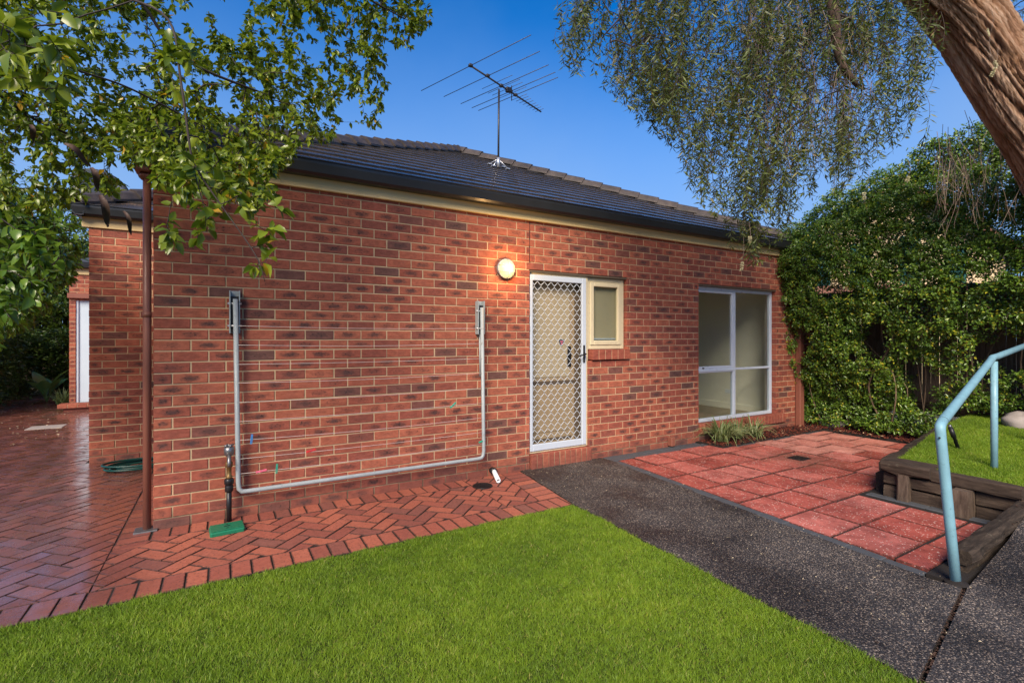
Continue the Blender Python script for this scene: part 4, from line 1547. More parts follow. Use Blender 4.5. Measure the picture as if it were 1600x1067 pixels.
plank('cap_sleeper', (5.82, -2.44, .285), (5.83, -2.80, .285), .27, .095, rw, 'sleeper', .02, .006)
plank('sleeper', (5.80, -2.80, .265), (5.80, -3.36, .262), .12, .095, rw, 'sleeper', .01, .003)
plank('sleeper', (5.79, -2.44, .165), (5.79, -2.97, .165), .07, .10, rw, 'sleeper', .01, .004)
plank('sleeper', (5.79, -2.44, .045), (5.79, -2.97, .045), .065, .11, rw, 'sleeper', .01, .004)
plank('sleeper', (5.82, -3.08, .15), (5.82, -3.36, .15), .07, .115, rw, 'sleeper', .01, .003)
plank('sleeper', (5.83, -3.08, .03), (5.83, -3.36, .03), .07, .11, rw, 'sleeper', .01, .003)
plank('post', (5.75, -2.605, -.02), (5.75, -2.605, .236), .10, .085, rw, 'sleeper_end', .008, .002)
plank('post', (5.755, -3.02, -.02), (5.755, -3.02, .214), .20, .11, rw, 'sleeper_end', .008, .003)
# sleeper along the back of the raised lawn, towards the hedge
plank('sleeper', (5.96, -2.40, .22), (8.9, -1.98, .30), .16, .13, rw, 'sleeper_x', .02, .008)
plank('sleeper', (5.92, -2.37, .07), (8.9, -1.95, .09), .12, .20, rw, 'sleeper_x', .02, .006)
se = empty('ramp_edge_sleeper', (4.9, -3.4, 0), 'dark worn sleeper sloping up along the ramp edge beside the handrail post', 'sleeper')
plank('upper_sleeper', (4.42, -3.405, .10), (5.72, -3.385, .17), .105, .09, se, 'sleeper_x', .02, .006)
plank('lower_sleeper', (4.44, -3.39, .01), (5.72, -3.37, .05), .085, .11, se, 'sleeper_x', .012, .004)
# soil filling the strip between patio and ramp
sheet('soil_strip', [(4.22, -3.46), (5.8, -3.46), (5.8, -3.30), (4.22, -3.30)], -.05, .004, 'bed', label='damp soil strip at the foot of the ramp edge', cat='soil')

# ------------------------------------------------------------------ handrail
hr = empty('handrail', (4.24, -3.44, 0), 'pale blue painted pipe handrail climbing beside the ramp', 'handrail')
p_top = D(1468, 664, 2.93)
r1 = .0265
p2b = Vector((6.30, -3.36, .27))
e2 = Vector((6.24, -3.06, 1.285))
p2 = Vector((6.28, -3.06, .30))
hb = Vector((4.24, -3.44, -.02))
pts = [hb, hb.lerp(p_top, .4), hb.lerp(p_top, .86)]
dir_r = (e2 - p_top).normalized()
low = p_top - (p_top - pts[-1]).normalized() * .075
pts += spline([low, p_top + dir_r * .012 + (low - p_top) * .18, p_top + dir_r * .085], 6)
pts += spline([e2 - dir_r * .10, e2 + Vector((0, 0, .004)), e2 + Vector((.13, .008, .012))], 6)
pts += [Vector((7.75, -2.98, 1.42))]
MB().tube(pts, r1, 16).build('rail', MAT['rail_blue'], hr)
MB().tube([p2 - Vector((0, 0, .1)), e2 + Vector((.035, .0, -.028))], .025, 14).build('post', MAT['rail_blue'], hr)
MB().tube([Vector((7.6, -2.99, .3)), Vector((7.6, -2.985, 1.38))], .025, 14).build('post', MAT['rail_blue'], hr)
m = MB()
cseam = p_top + dir_r * .095
m.tube([cseam - dir_r * .0016, cseam + dir_r * .0016], r1 + .0008, 16)
m.build('weld_seam', MAT['black_plastic'], hr)
m = MB()
to_c = (Vector((CX, CY, CH)) - p_top).normalized()
sc_ = p_top + Vector((0, 0, -.075)) + to_c * (r1 - .004)
m.tube([sc_, sc_ + to_c * .007], .006, 8)
m.build('screw', MAT['black_plastic'], hr)

MB().lathe([(.06, 0), (.058, .006), (.034, .010), (.028, .022)], Matrix.Translation((4.24, -3.44, -.002)), 14).build('footing', MAT['bed'], hr)

# irrigation riser on the raised lawn
sp_ = empty('sprinkler_riser', (6.75, -2.68, .34), 'black plastic sprinkler riser leaning out of the raised lawn', 'sprinkler')
s0, s1 = Vector((6.75, -2.68, .33)), D(1485, 668, 4.90)
MB().tube([s0, s0.lerp(s1, .6), s0.lerp(s1, .61), s1], [.016, .016, .022, .022], 10).build('riser', MAT['black_plastic'], sp_)
MB().tube([s1, s1 + (s1 - s0).normalized() * .03], [.018, .014], 10).build('nozzle', MAT['metal_grey'], sp_)


def rock(name, c, s, label, seed):
    vs, fs = [], []
    nu, nv = 18, 11
    for j in range(nv + 1):
        th = math.pi * j / nv
        for i in range(nu):
            ph_ = 2 * math.pi * i / nu
            d = Vector((math.sin(th) * math.cos(ph_), math.sin(th) * math.sin(ph_), math.cos(th)))
            r_ = 1 + .22 * mnoise.noise(d * 1.6 + Vector((seed, 0, 0))) + .08 * mnoise.noise(d * 4 + Vector((0, seed, 0)))
            vs.append((c[0] + d.x * s[0] * r_, c[1] + d.y * s[1] * r_, c[2] + d.z * s[2] * r_))
    for j in range(nv):
        for i in range(nu):
            fs.append((j * nu + i, j * nu + (i + 1) % nu, (j + 1) * nu + (i + 1) % nu, (j + 1) * nu + i))
    m = MB()
    m.add(vs, fs, True)
    return tag(m.build(name, MAT['stone']), label, 'rock')


rock('garden_rock', (8.42, -2.72, .47), (.2, .17, .13), 'rounded pinkish grey rock on the raised lawn by the fence', 3)
rock('garden_rock', (9.05, -.35, .05), (.17, .2, .13), 'rough pale rock half buried in mulch below the fence corner', 8)

# ------------------------------------------------------------------ paling fence behind the hedge
FX = 9.34
fence = empty('paling_fence', (FX, -3, 0), 'brown timber paling fence behind the tall hedge', 'fence')
y = .25
while y > -7.4:
    w_ = random.uniform(.092, .10)
    zt_ = 2.22 + random.gauss(0, .008)
    zb = .22 + (.22 if y < -1 else 0)
    jx = random.gauss(0, .004)
    MB().box(FX + jx, FX + jx + .014, y - w_, y, zb, zt_, c=.002).build('paling', MAT['fence'], fence)
    y -= w_ + random.uniform(.001, .006)
for z in (.55, 1.25, 1.95):
    MB().box(FX + .02, FX + .058, -7.4, .25, z, z + .08).build('rail', MAT['fence'], fence)
for y in (.2, -2.2, -4.6, -7.0):
    MB().box(FX + .06, FX + .15, y - .05, y + .05, -.05, 2.1).build('post', MAT['fence'], fence)
plank('plinth_board', (FX - .01, .25, .20), (FX - .01, -1.05, .20), .05, .2, fence, 'sleeper', .006, .003)
plank('plinth_board', (FX - .01, -1.1, .44), (FX - .01, -7.4, .46), .05, .16, fence, 'sleeper', .006, .003)
plank('plinth_board', (FX + .0, .25, .04), (FX + .0, -7.4, .2), .05, .22, fence, 'sleeper', .006, .003)

# ------------------------------------------------------------------ vegetation tools
class Tree:
    """grows branch paths from a skeleton out to target points"""
    def __init__(s):
        s.P, s.par, s.paths = [], [], []

    def limb(s, pts, n=6, frm=None):
        pts = spline(pts, n)
        idx = []
        last = -1 if frm is None else frm
        for p in pts:
            s.P.append(tuple(p))
            s.par.append(last)
            last = len(s.P) - 1
            idx.append(last)
        s.paths.append((([frm] if frm is not None else []) + idx, True))
        return idx

    def near(s, p):
        A = np.array(s.P)
        return int(np.argmin(((A - np.array(p)) ** 2).sum(1)))

    def grow(s, targets, seg=.09, wob=.02, sag=.0, r=None, maxlen=None, upw=0):
        r = r or random.Random(1)
        T = np.array([tuple(t) for t in targets])
        A = np.array(s.P)
        dmin = np.min(((T[:, None, :] - A[None, ::3, :]) ** 2).sum(2), 1) if len(A) < 4000 else ((T - A.mean(0)) ** 2).sum(1)
        order = np.argsort(dmin)
        cap_ = len(s.P) + int(len(T) * 14) + 1000
        buf = np.zeros((cap_, 3))
        buf[:len(A)] = A
        n = len(A)
        tips = []
        for k in order:
            t_ = T[k]
            d2 = ((buf[:n] - t_) ** 2)
            d2 = d2.sum(1) if not upw else d2[:, 0] + d2[:, 1] + d2[:, 2] * np.where(buf[:n, 2] > t_[2], 1, upw)
            i = int(np.argmin(d2))
            p0 = Vector(buf[i])
            t_ = Vector(t_)
            L = (t_ - p0).length
            if L < .02: continue
            m = max(2, min(12, int(L / seg)))
            path = [i]
            last = i
            o1 = Vector((r.gauss(0, 1), r.gauss(0, 1), r.gauss(0, 1))) * L * .10
            for q in range(1, m + 1):
                f_ = q / m
                p = p0.lerp(t_, f_) + o1 * math.sin(math.pi * f_) + Vector((r.gauss(0, wob), r.gauss(0, wob), r.gauss(0, wob))) * (1 if q < m else 0)
                p.z -= sag * L * f_ * f_ - sag * L * f_
                s.P.append(tuple(p))
                s.par.append(last)
                last = len(s.P) - 1
                if n < cap_:
                    buf[n] = p
                    n += 1
                path.append(last)
            s.paths.append((path, False))
            tips.append(path)
        return tips

    def wood(s, r_tip=.0018, power=.42, sides=4, limb_sides=8, rmax=.2, limb_r=None):
        n = len(s.P)
        cnt = np.zeros(n)
        haschild = np.zeros(n, bool)
        for i in range(n):
            if s.par[i] >= 0: haschild[s.par[i]] = True
        cnt[~haschild] = 1
        for i in range(n - 1, -1, -1):
            if s.par[i] >= 0: cnt[s.par[i]] += cnt[i]
        rad = np.minimum(r_tip * np.power(np.maximum(cnt, 1), power), rmax)
        m = MB()
        for (path, big) in s.paths:
            pts = [s.P[i] for i in path]
            rr = [float(rad[i]) for i in path]
            if len(path) > 1 and not big: rr[0] = rr[1]
            if len(pts) < 2: continue
            m.tube(pts, rr, limb_sides if big else sides, cap=big)
        return m


def leaf_cloud(name, base, dirs, nrm, length, width, mat, parent, lv, fold=.25, curl=.15, narrow=False, simple=False):
    """one small folded leaf per row"""
    base, dirs, nrm = np.asarray(base), np.asarray(dirs), np.asarray(nrm)
    n = len(base)
    dirs = dirs / np.linalg.norm(dirs, axis=1, keepdims=True)
    side = np.cross(dirs, nrm)
    side /= np.maximum(np.linalg.norm(side, axis=1, keepdims=True), 1e-6)
    up = np.cross(side, dirs)
    L, W_ = np.asarray(length)[:, None], np.asarray(width)[:, None]
    tip = base + dirs * L - up * L * curl
    if narrow or simple:
        mid = base + dirs * L * .5
        lf = up * W_ * (fold if simple else 0)
        V = np.stack([base, mid - side * W_ / 2 + lf, tip, mid + side * W_ / 2 + lf], 1).reshape(-1, 3)
        b = np.arange(n)[:, None] * 4
        F = np.concatenate([b + np.array([[0, 1, 2]]), b + np.array([[0, 2, 3]])])
        k = 4
    else:
        m1 = base + dirs * L * .38 + up * L * .02
        m2 = base + dirs * L * .72 - up * L * curl * .45
        V = np.stack([base, m1 - side * W_ * .5 + up * W_ * fold, m2 - side * W_ * .36 + up * W_ * fold * .7, tip, m2 + side * W_ * .36 + up * W_ * fold * .7, m1 + side * W_ * .5 + up * W_ * fold, m1, m2], 1).reshape(-1, 3)
        b = np.arange(n)[:, None] * 8
        F = np.concatenate([b + np.array([q]) for q in ((0, 6, 1), (0, 5, 6), (1, 6, 7), (1, 7, 2), (6, 5, 4), (6, 4, 7), (2, 7, 3), (7, 4, 3))])
        k = 8
    o = link(name, mesh_np(name, V, F, MAT[mat], {'lv': np.repeat(lv, k)}), parent)
    o['kind'] = 'stuff'
    return o


def rvec(r, n):
    v = r.normal(size=(n, 3))
    return v / np.linalg.norm(v, axis=1, keepdims=True)


def leaves_on(tree, tips, per, spread, r, droop=.0, out_frac=.75, seg_bias=1.0):
    """leaf bases and directions along the outer part of twig paths"""
    B, Dv = [], []
    for path in tips:
        P = [Vector(tree.P[i]) for i in path]
        L = len(P) - 1
        k = max(1, int(per * (.7 + .6 * r.random())))
        for q in range(k):
            f_ = 1 - out_frac * (r.random() ** seg_bias)
            x = f_ * L
            i = min(int(x), L - 1)
            p = P[i].lerp(P[i + 1], x - i)
            t_ = (P[i + 1] - P[i])
            if t_.length < 1e-5: continue
            t_.normalize()
            rv = Vector(r.normal(size=3))
            rv = (rv - t_ * rv.dot(t_))
            if rv.length < 1e-3: continue
            d = t_ * r.uniform(.15, .9) + rv.normalized() * spread + Vector((0, 0, -droop))
            B.append(tuple(p))
            Dv.append(tuple(d))
    return np.array(B), np.array(Dv)


def inpoly(x, y, poly):
    c = False
    n = len(poly)
    for i in range(n):
        (x1, y1), (x2, y2) = poly[i], poly[(i + 1) % n]
        if (y1 > y) != (y2 > y) and x < (x2 - x1) * (y - y1) / (y2 - y1) + x1: c = not c
    return c


# crowns are described by their outline seen from the lawn and a real depth range, then grown as volumes
def volume_targets(n, poly, d0, d1, r, dens=None):
    xs_, ys_ = [p[0] for p in poly], [p[1] for p in poly]
    out = []
    tries = 0
    while len(out) < n and tries < n * 40:
        tries += 1
        x, y = r.uniform(min(xs_), max(xs_)), r.uniform(min(ys_), max(ys_))
        if not inpoly(x, y, poly): continue
        if dens is not None and r.random() > dens(x, y): continue
        lo = d0(x, y) if callable(d0) else d0
        hi = d1(x, y) if callable(d1) else d1
        out.append(D(x, y, r.uniform(lo, hi)))
    return out


# ------------------------------------------------------------------ broad-leaved tree hanging in from the left
lt = empty('leafy_tree', (-2.1, -2.3, 0), 'fine-leaved green tree whose branches hang over the paving and house corner', 'tree')
T = Tree()
tr = T.limb([(-2.1, -2.3, -.05), (-2.05, -2.25, .8), (-1.85, -2.15, 1.6), (-1.55, -2.1, 2.3)], 6)
top = tr[-1]
L1 = T.limb([(-1.4, -2.15, 2.4), D(-60, 30, 1.75), D(110, 106, 2.2), D(206, 140, 2.5), D(330, 205, 2.9)], 7, top)
L2 = T.limb([(-1.4, -2.0, 2.6), D(20, -120, 2.1), D(205, -10, 2.5), D(288, 92, 2.75), D(420, 150, 3.2)], 7, top)
L3 = T.limb([(-1.4, -1.95, 2.8), D(200, -200, 2.5), D(430, -90, 2.9), D(560, -10, 3.3), D(632, 30, 3.6)], 7, top)
L4 = T.limb([(-1.7, -1.9, 2.5), D(-80, 120, 2.5), D(60, 190, 3.0), D(170, 235, 3.4)], 7, top)
L5 = T.limb([D(180, -10, 1.75), D(262, 30, 1.68), D(283, 130, 1.62), D(300, 250, 1.6), D(322, 335, 1.6)], 6, L2[8])
L6 = T.limb([D(320, 285, 1.62), D(352, 330, 1.62), D(400, 400, 1.6), D(414, 440, 1.6)], 5, L5[-7])
rr_ = random.Random(11)
r_np = np.random.default_rng(11)
far_poly = [(-60, -160), (690, -160), (665, -10), (676, 30), (645, 75), (612, 70), (606, 110), (607, 165), (580, 208), (560, 150), (532, 150), (535, 205), (520, 232), (470, 225), (440, 262), (395, 275), (370, 250), (300, 280), (225, 262), (190, 300), (90, 330), (-60, 340)]
dens = lambda x, y: (.45 + .55 * (mnoise.noise(Vector((x * .013, y * .013, 3))) > -.12)) * (.42 if (200 < x < 330 and y < 90) else 1) * (.6 if (60 < x < 240 and 20 < y < 150) else 1) * (.35 if (300 < x < 420 and y < 60) else 1)
tg = volume_targets(2700, far_poly, lambda x, y: 2.5 + .0014 * max(0, x), lambda x, y: 3.5 + .0010 * max(0, x), rr_, dens)
tips = T.grow(tg, .08, .010, .1, rr_)
corner_poly = [(235, 240), (440, 235), (432, 300), (425, 330), (330, 300), (245, 290)]
tips += T.grow(volume_targets(120, [(150, 170), (470, 170), (450, 262), (235, 262), (160, 240)], 2.3, 3.2, rr_), .07, .008, .1, rr_)
tips += T.grow(volume_targets(170, corner_poly, 2.1, 2.8, rr_), .07, .008, .1, rr_)
B1, D1 = leaves_on(T, tips, 15, .75, r_np, .25)
tn = []
# near hanging sprays
near_poly = [(250, 255), (300, 250), (345, 250), (390, 320), (380, 345), (330, 350), (318, 385), (262, 390), (252, 340)]
tn += T.grow(volume_targets(34, near_poly, 1.55, 1.85, rr_), .05, .006, .05, rr_)
tn += T.grow([D(407, 300 + 17 * i, 1.6 + .03 * (i % 3)) + Vector((rr_.gauss(0, .018), 0, 0)) for i in range(8)], .05, .005, .05, rr_)
tn += T.grow([D(x, yy, 1.65) for x, yy in ((365, 300), (385, 325), (400, 340), (430, 352), (350, 285), (440, 330))], .05, .005, .05, rr_)
tn += T.grow(volume_targets(26, [(-40, 20), (120, 20), (120, 150), (60, 160), (-40, 150)], 1.1, 1.5, rr_), .06, .006, .05, rr_)
tn += T.grow(volume_targets(16, [(240, 40), (320, 40), (300, 170), (250, 160)], 1.6, 1.9, rr_), .06, .006, .05, rr_)
B2, D2 = leaves_on(T, tn, 7, .8, r_np, .35)
nA, nB = len(B1), len(B2)
up = np.array([0, 0, 1.]) + r_np.normal(0, .55, (nA + nB, 3))
ln_ = np.concatenate([r_np.uniform(.026, .052, nA), r_np.uniform(.034, .058, nB)])
lvv = np.clip(r_np.beta(2.4, 2.0, nA + nB) * .93, 0, .93)
lvv = np.where(r_np.random(nA + nB) < .018, r_np.uniform(.95, 1, nA + nB), lvv)
leaf_cloud('foliage', np.concatenate([B1, B2]), np.concatenate([D1, D2]), up, ln_, ln_ * r_np.uniform(.42, .6, nA + nB), 'leaf_left', lt, lvv, .18, .2)
T.wood(.0011, .36, 4, 8, .12).build('trunk', MAT['twig_dark'], lt)

# dead brown leaves caught in it
def dead_leaf(c, L, w, ang):
    m = MB()
    vs, fs = [], []
    e = Vector((math.cos(ang) * .5, .1, -math.sin(ang))).normalized()
    s_ = e.cross(Vector((.3, -1, .2))).normalized()
    u_ = s_.cross(e)
    for i in range(6):
        f_ = i / 5
        ww = w * math.sin(math.pi * (.12 + .84 * f_)) ** .7
        p = c + e * L * f_ + u_ * .02 * math.sin(f_ * 5)
        vs += [p - s_ * ww + u_ * ww * .9, p, p + s_ * ww + u_ * ww * .7]
    for i in range(5):
        a = i * 3
        fs += [(a, a + 1, a + 4, a + 3), (a + 1, a + 2, a + 5, a + 4)]
    m.add(vs, fs, True)
    return m.build('withered_leaf', MAT['dead_leaf'], lt)


for (px, py, d, L, w, a) in ((142, 262, 1.9, .085, .011, 60), (156, 305, 1.9, .12, .013, 66), (193, 330, 1.9, .09, .008, 58), (100, 225, 1.9, .10, .011, 22), (48, 195, 1.9, .06, .009, 75)):
    dead_leaf(D(px, py, d), L, w, R(a))

# ------------------------------------------------------------------ glossy laurel-like tree at the left boundary
lb = empty('laurel_tree', (-2.6, 1.6, 0), 'bushy glossy-leaved tree leaning over the brick paving at the left boundary', 'tree')
T = Tree()
tr = T.limb([(-2.9, 1.5, -.05), (-2.8, 1.6, .8), (-2.55, 1.75, 1.5), (-2.3, 1.8, 2.2), (-2.0, 1.9, 2.8)], 6)
T.limb([D(-70, 430, 4.6), D(20, 420, 4.6), D(80, 400, 4.8)], 6, tr[14])
T.limb([D(-80, 350, 4.2), D(0, 360, 4.1), D(70, 350, 4.2)], 6, tr[18])
T.limb([D(-90, 480, 5.2), D(-20, 480, 5.2), D(40, 470, 5.4)], 6, tr[10])
rr_ = random.Random(5)
r_np = np.random.default_rng(5)
lp = [(-140, 220), (40, 300), (110, 330), (128, 360), (132, 410), (112, 440), (85, 455), (70, 500), (30, 520), (-20, 560), (-140, 580)]
tg = volume_targets(900, lp, lambda x, y: 3.2 + .008 * max(0, x), lambda x, y: 5.2 + .006 * max(0, x), rr_)
tips = T.grow(tg, .1, .012, .1, rr_)
tips += T.grow(volume_targets(75, [(-60, 300), (40, 320), (95, 350), (105, 420), (60, 470), (20, 500), (-60, 500)], 2.3, 3.2, rr_), .1, .01, .1, rr_)
B, Dv = leaves_on(T, tips, 13, .75, r_np, .3)
n = len(B)
ln_ = r_np.uniform(.05, .085, n)
leaf_cloud('foliage', B, Dv, np.array([0, 0, 1.]) + r_np.normal(0, .5, (n, 3)), ln_, ln_ * r_np.uniform(.42, .55, n), 'leaf_laurel', lb, r_np.beta(2, 2.4, n), .16, .22)
T.wood(.002, .42, 4, 8, .12).build('trunk', MAT['twig_dark'], lb)


def box_hedge(name, x0, x1, y0, y1, z0, z1, n, lsize, mat, label, seed, cat='hedge', top_noise=.25):
    """dense clipped planting: leaves spread through the outer shell of a lumpy volume, with stems"""
    r = np.random.default_rng(seed)
    h = empty(name, ((x0 + x1) / 2, (y0 + y1) / 2, 0), label, cat)
    x, y, z = r.uniform(x0, x1, n), r.uniform(y0, y1, n), z0 + (z1 - z0) * r.random(n) ** .85
    lump = np.array([mnoise.noise(Vector((a * 1.3, b * 1.3, c * 1.3 + seed))) for a, b, c in zip(x, y, z)])
    k = lump > -.28
    topk = z < z1 - top_noise * (1 - np.clip(np.array([mnoise.noise(Vector((a * 2, b * 2, seed))) for a, b in zip(x, y)]) + .5, 0, 1))
    k &= topk
    x, y, z = x[k], y[k], z[k]
    n = len(x)
    ln_ = r.uniform(lsize * .6, lsize * 1.2, n)
    d = rvec(r, n)
    d[:, 2] = np.abs(d[:, 2]) * .4 - .3
    leaf_cloud('foliage', np.stack([x, y, z], 1), d, np.array([0, 0, 1.]) + r.normal(0, .5, (n, 3)), ln_, ln_ * .5, mat, h, r.beta(2, 2.5, n), simple=True)
    for i in range(max(3, int((abs(x1 - x0) + abs(y1 - y0)) * 1.5))):
        a, b = r.uniform(x0, x1), r.uniform(y0, y1)
        m = MB()
        m.tube(spline([(a, b, -.05), (a + r.normal(0, .1), b + r.normal(0, .1), z1 * .45), (a + r.normal(0, .25), b + r.normal(0, .25), z1 * .85)], 4), [.03 - .0025 * i_ for i_ in range(9)], 6)
        m.build('stem', MAT['twig_dark'], h)
    return h


box_hedge('boundary_hedge', -4.9, -3.55, 7.2, 12.4, 0, 2.6, 26000, .11, 'leaf_dark', 'dark hedge along the left side of the brick paving', 21)
box_hedge('back_hedge', -5.2, -1.0, 12.4, 13.4, 0, 1.75, 26000, .11, 'leaf_dark', 'low dark hedge across the far end of the paving', 22)
for (px, d, r_, crown, seed, lab) in ((60, 14.3, .14, 'leaf_back', 31, 'tree with a straight dark trunk behind the low back hedge'), (78, 15.0, .13, 'leaf_back', 32, 'twin-stemmed dark tree behind the low back hedge'), (104, 14.6, .15, 'leaf_back', 33, 'thick leaning dark trunk tree behind the low back hedge')):
    b_ = D(px, 600, d)
    b_.z = 0
    tt = empty('back_tree', b_, lab, 'tree')
    T = Tree()
    r1_ = random.Random(seed)
    lean = {31: 0, 32: -.1, 33: .3}[seed]
    tr = T.limb([b_, b_ + Vector((lean * .4, 0, 1.4)), b_ + Vector((lean, .1, 2.6)), b_ + Vector((lean * 1.3, 0, 3.6))], 5)
    if seed == 32:
        T.limb([b_ + Vector((.12, 0, .7)), b_ + Vector((.35, .1, 1.9)), b_ + Vector((.7, .1, 3.1))], 5, tr[3])
    tg = []
    for q in range(420):
        v = Vector((r1_.gauss(0, .9), r1_.gauss(0, .7), r1_.gauss(0, 1.0)))
        tg.append(b_ + Vector((lean, 0, 3.1)) + v)
    tips = T.grow(tg, .2, .02, .1, r1_)
    rn = np.random.default_rng(seed)
    B, Dv = leaves_on(T, tips, 16, .9, rn, .3)
    n = len(B)
    B = B + rn.normal(0, .07, B.shape)
    ln_ = rn.uniform(.09, .15, n)
    leaf_cloud('crown', B, Dv, np.array([0, 0, 1.]) + rn.normal(0, .5, (n, 3)), ln_, ln_ * .5, crown, tt, rn.beta(2.2, 2.2, n))
    m = T.wood(.006, .42, 4, 8, r_)
    m.build('trunk', MAT['twig_dark'], tt)

bf = empty('back_fence', (-3, 15.6, 0), 'dark timber fence behind the trees at the far end', 'fence')
for i in range(60):
    MB().box(-7.5 + i * .16, -7.5 + i * .16 + .15, 15.6, 15.62, 0, 2.4 + random.gauss(0, .02)).build('paling', MAT['fence'], bf)

# two low plants at the far end
bp = empty('broadleaf_plant', D(73, 625, 11.2), 'broad upright green-leaved plant at the end of the brick paving', 'plant')
c0 = D(73, 625, 11.2)
c0.z = 0
for k in range(9):
    a = k * 2.4
    tilt_ = .25 + .1 * (k % 4)
    L, w = (.65, .11) if k > 1 else (.8, .13)
    m = MB()
    vs, fs = [], []
    e = Vector((math.cos(a) * tilt_, math.sin(a) * tilt_, 1)).normalized()
    s_ = e.cross(Vector((math.cos(a), math.sin(a), 0))).normalized() if tilt_ < .2 else Vector((-math.sin(a), math.cos(a), 0))
    for i in range(8):
        f_ = i / 7
        ww = w * max(.06, math.sin(math.pi * max(0, f_ - .35) / .65)) if f_ > .35 else .012
        p = c0 + e * L * f_ + Vector((math.cos(a), math.sin(a), -.6)) * .22 * max(0, f_ - .4) ** 2 * 2
        vs += [p - s_ * ww + Vector((0, 0, .03 if f_ > .4 else 0)), p, p + s_ * ww + Vector((0, 0, .03 if f_ > .4 else 0))]
    for i in range(7):
        q = i * 3
        fs += [(q, q + 1, q + 4, q + 3), (q + 1, q + 2, q + 5, q + 4)]
    m.add(vs, fs, True, lv=[random.random()] * len(vs))
    m.build('leaf', MAT['leaf_broad'], bp)


def tuft_plant(name, c, n, L, w, mat, label, seed, flat=.6, parent=None, group=None, variegated=False):
    """strappy arching leaves from one crown"""
    r = random.Random(seed)
    h = empty(name, c, label, 'plant', group)
    fol = MB()
    for k in range(n):
        a = r.uniform(0, 2 * math.pi)
        sp = r.uniform(.25, 1) * flat
        ll = L * r.uniform(.6, 1.1)
        ww = w * r.uniform(.7, 1.2)
        o = Vector((math.cos(a), math.sin(a), 0))
        s_ = Vector((-math.sin(a), math.cos(a), 0))
        st = Vector(c) + o * r.uniform(0, .04) + s_ * r.gauss(0, .03)
        vs, lv = [], []
        for i in range(7):
            f_ = i / 6
            p = st + o * ll * sp * f_ + Vector((0, 0, ll * (1.1 * f_ - (1.15 * sp + .15) * f_ * f_)))
            p.z = max(p.z, c[2] + .012)
            q = ww * (1 - f_) ** .5 * (1 if f_ > .1 else .6)
            lift = Vector((0, 0, q * .5))
            vs += [p - s_ * q + lift, p - s_ * q * .45 + lift * .3, p + s_ * q * .45 + lift * .3, p + s_ * q + lift]
            lv += [1, .2, .2, 1] if variegated else [r.random()] * 4
        fs = []
        for i in range(6):
            b_ = i * 4
            fs += [(b_ + j, b_ + j + 1, b_ + j + 5, b_ + j + 4) for j in range(3)]
        fol.add(vs, fs, True, lv=lv)
    o = fol.build('leaf_blade', MAT[mat], h)
    o['kind'] = 'stuff'
    return h


cf_ = D(97, 622, 10.6)
cf_.z = 0
tuft_plant('pale_fern', tuple(cf_), 90, .55, .012, 'leaf_pale', 'pale feathery tuft plant beside the brick step', 41, .7)
tuft_plant('spider_plant', (6.40, -.24, .02), 150, .56, .0105, 'spider_leaf', 'larger green and cream striped spider plant under the window', 42, .86, variegated=True)
tuft_plant('spider_plant', (6.78, -.22, .02), 80, .50, .010, 'spider_leaf', 'spider plant in the middle of the striped clumps under the window', 43, .86, variegated=True)
tuft_plant('spider_plant', (7.14, -.24, .02), 70, .50, .010, 'spider_leaf', 'smaller striped spider plant at the bare mulch end of the window bed', 44, .9, variegated=True)

# ------------------------------------------------------------------ tall hedge in front of the fence
hd = empty('tall_hedge', (8.9, -1.6, 0), 'tall glossy green hedge with yellowing leaves in front of the paling fence', 'hedge')
T = Tree()
rr_ = random.Random(9)
r_np = np.random.default_rng(9)
roots = [(8.95, -.25), (8.92, -.75), (8.88, -1.2), (8.95, -1.6), (9.0, -2.15), (9.0, -2.7), (9.05, -3.3), (9.05, -3.9), (9.05, -4.5)]
for i, (x, y) in enumerate(roots):
    zb = .0 if y > -1.9 else .42
    for q in range(3):
        a = Vector((x + rr_.gauss(0, .05), y + rr_.gauss(0, .06), zb))
        T.limb([a, a + Vector((-.08 + rr_.gauss(0, .08), rr_.gauss(0, .12), .75)), a + Vector((-.12 + rr_.gauss(0, .14), rr_.gauss(0, .25), 1.6)), a + Vector((-.1 + rr_.gauss(0, .16), rr_.gauss(0, .3), 2.6)), a + Vector((rr_.gauss(0, .2), rr_.gauss(0, .35), 3.3))], 5)
def hedge_top(y):
    return 3.98 - .62 * min(1, max(0, (y + 1.3) / 1.1)) + .2 * mnoise.noise(Vector((y * 1.1, 0, 5))) + .14 * mnoise.noise(Vector((y * 4, 2, 5)))


tg = []
while len(tg) < 5200:
    y = rr_.uniform(-4.7, .1)
    z = rr_.uniform(.12, 4.15)
    topz = hedge_top(y)
    if z > topz: continue
    zlow = .0 if y > -1.9 else .45
    # front face leans out with height; big lumps, thin and gappy below the middle
    lump = mnoise.noise(Vector((y * 1.25, z * 1.25, 2.0)))
    fx = 8.72 - .62 * min(1, max(0, (z - .5) / 1.6)) - .16 * lump
    if z > topz - .5: fx += .3
    x = fx + abs(rr_.gauss(0, .16)) if rr_.random() < .8 else rr_.uniform(fx, 9.25)
    if x > 9.3: continue
    if y > -.02 and x < 8.35: continue
    gap = mnoise.noise(Vector((y * 2.1, z * 2.1, 9.0)))
    low = 1 - min(1, max(0, (z - 1.3) / .9))
    mid = 1 - min(1, abs(z - 1.2) / .8)
    if gap < -.45 + .55 * mid * (1 if y < -.5 else .4): continue
    if y < -1.6 and .7 < z < 2.0 and rr_.random() < .55: continue
    if z < zlow + .1: continue
    tg.append((x, y, z))
tips = T.grow(tg, .1, .012, .0, rr_)
B, Dv = leaves_on(T, tips, 30, .95, r_np, .1, .8)
B = B + r_np.normal(0, .03, B.shape)
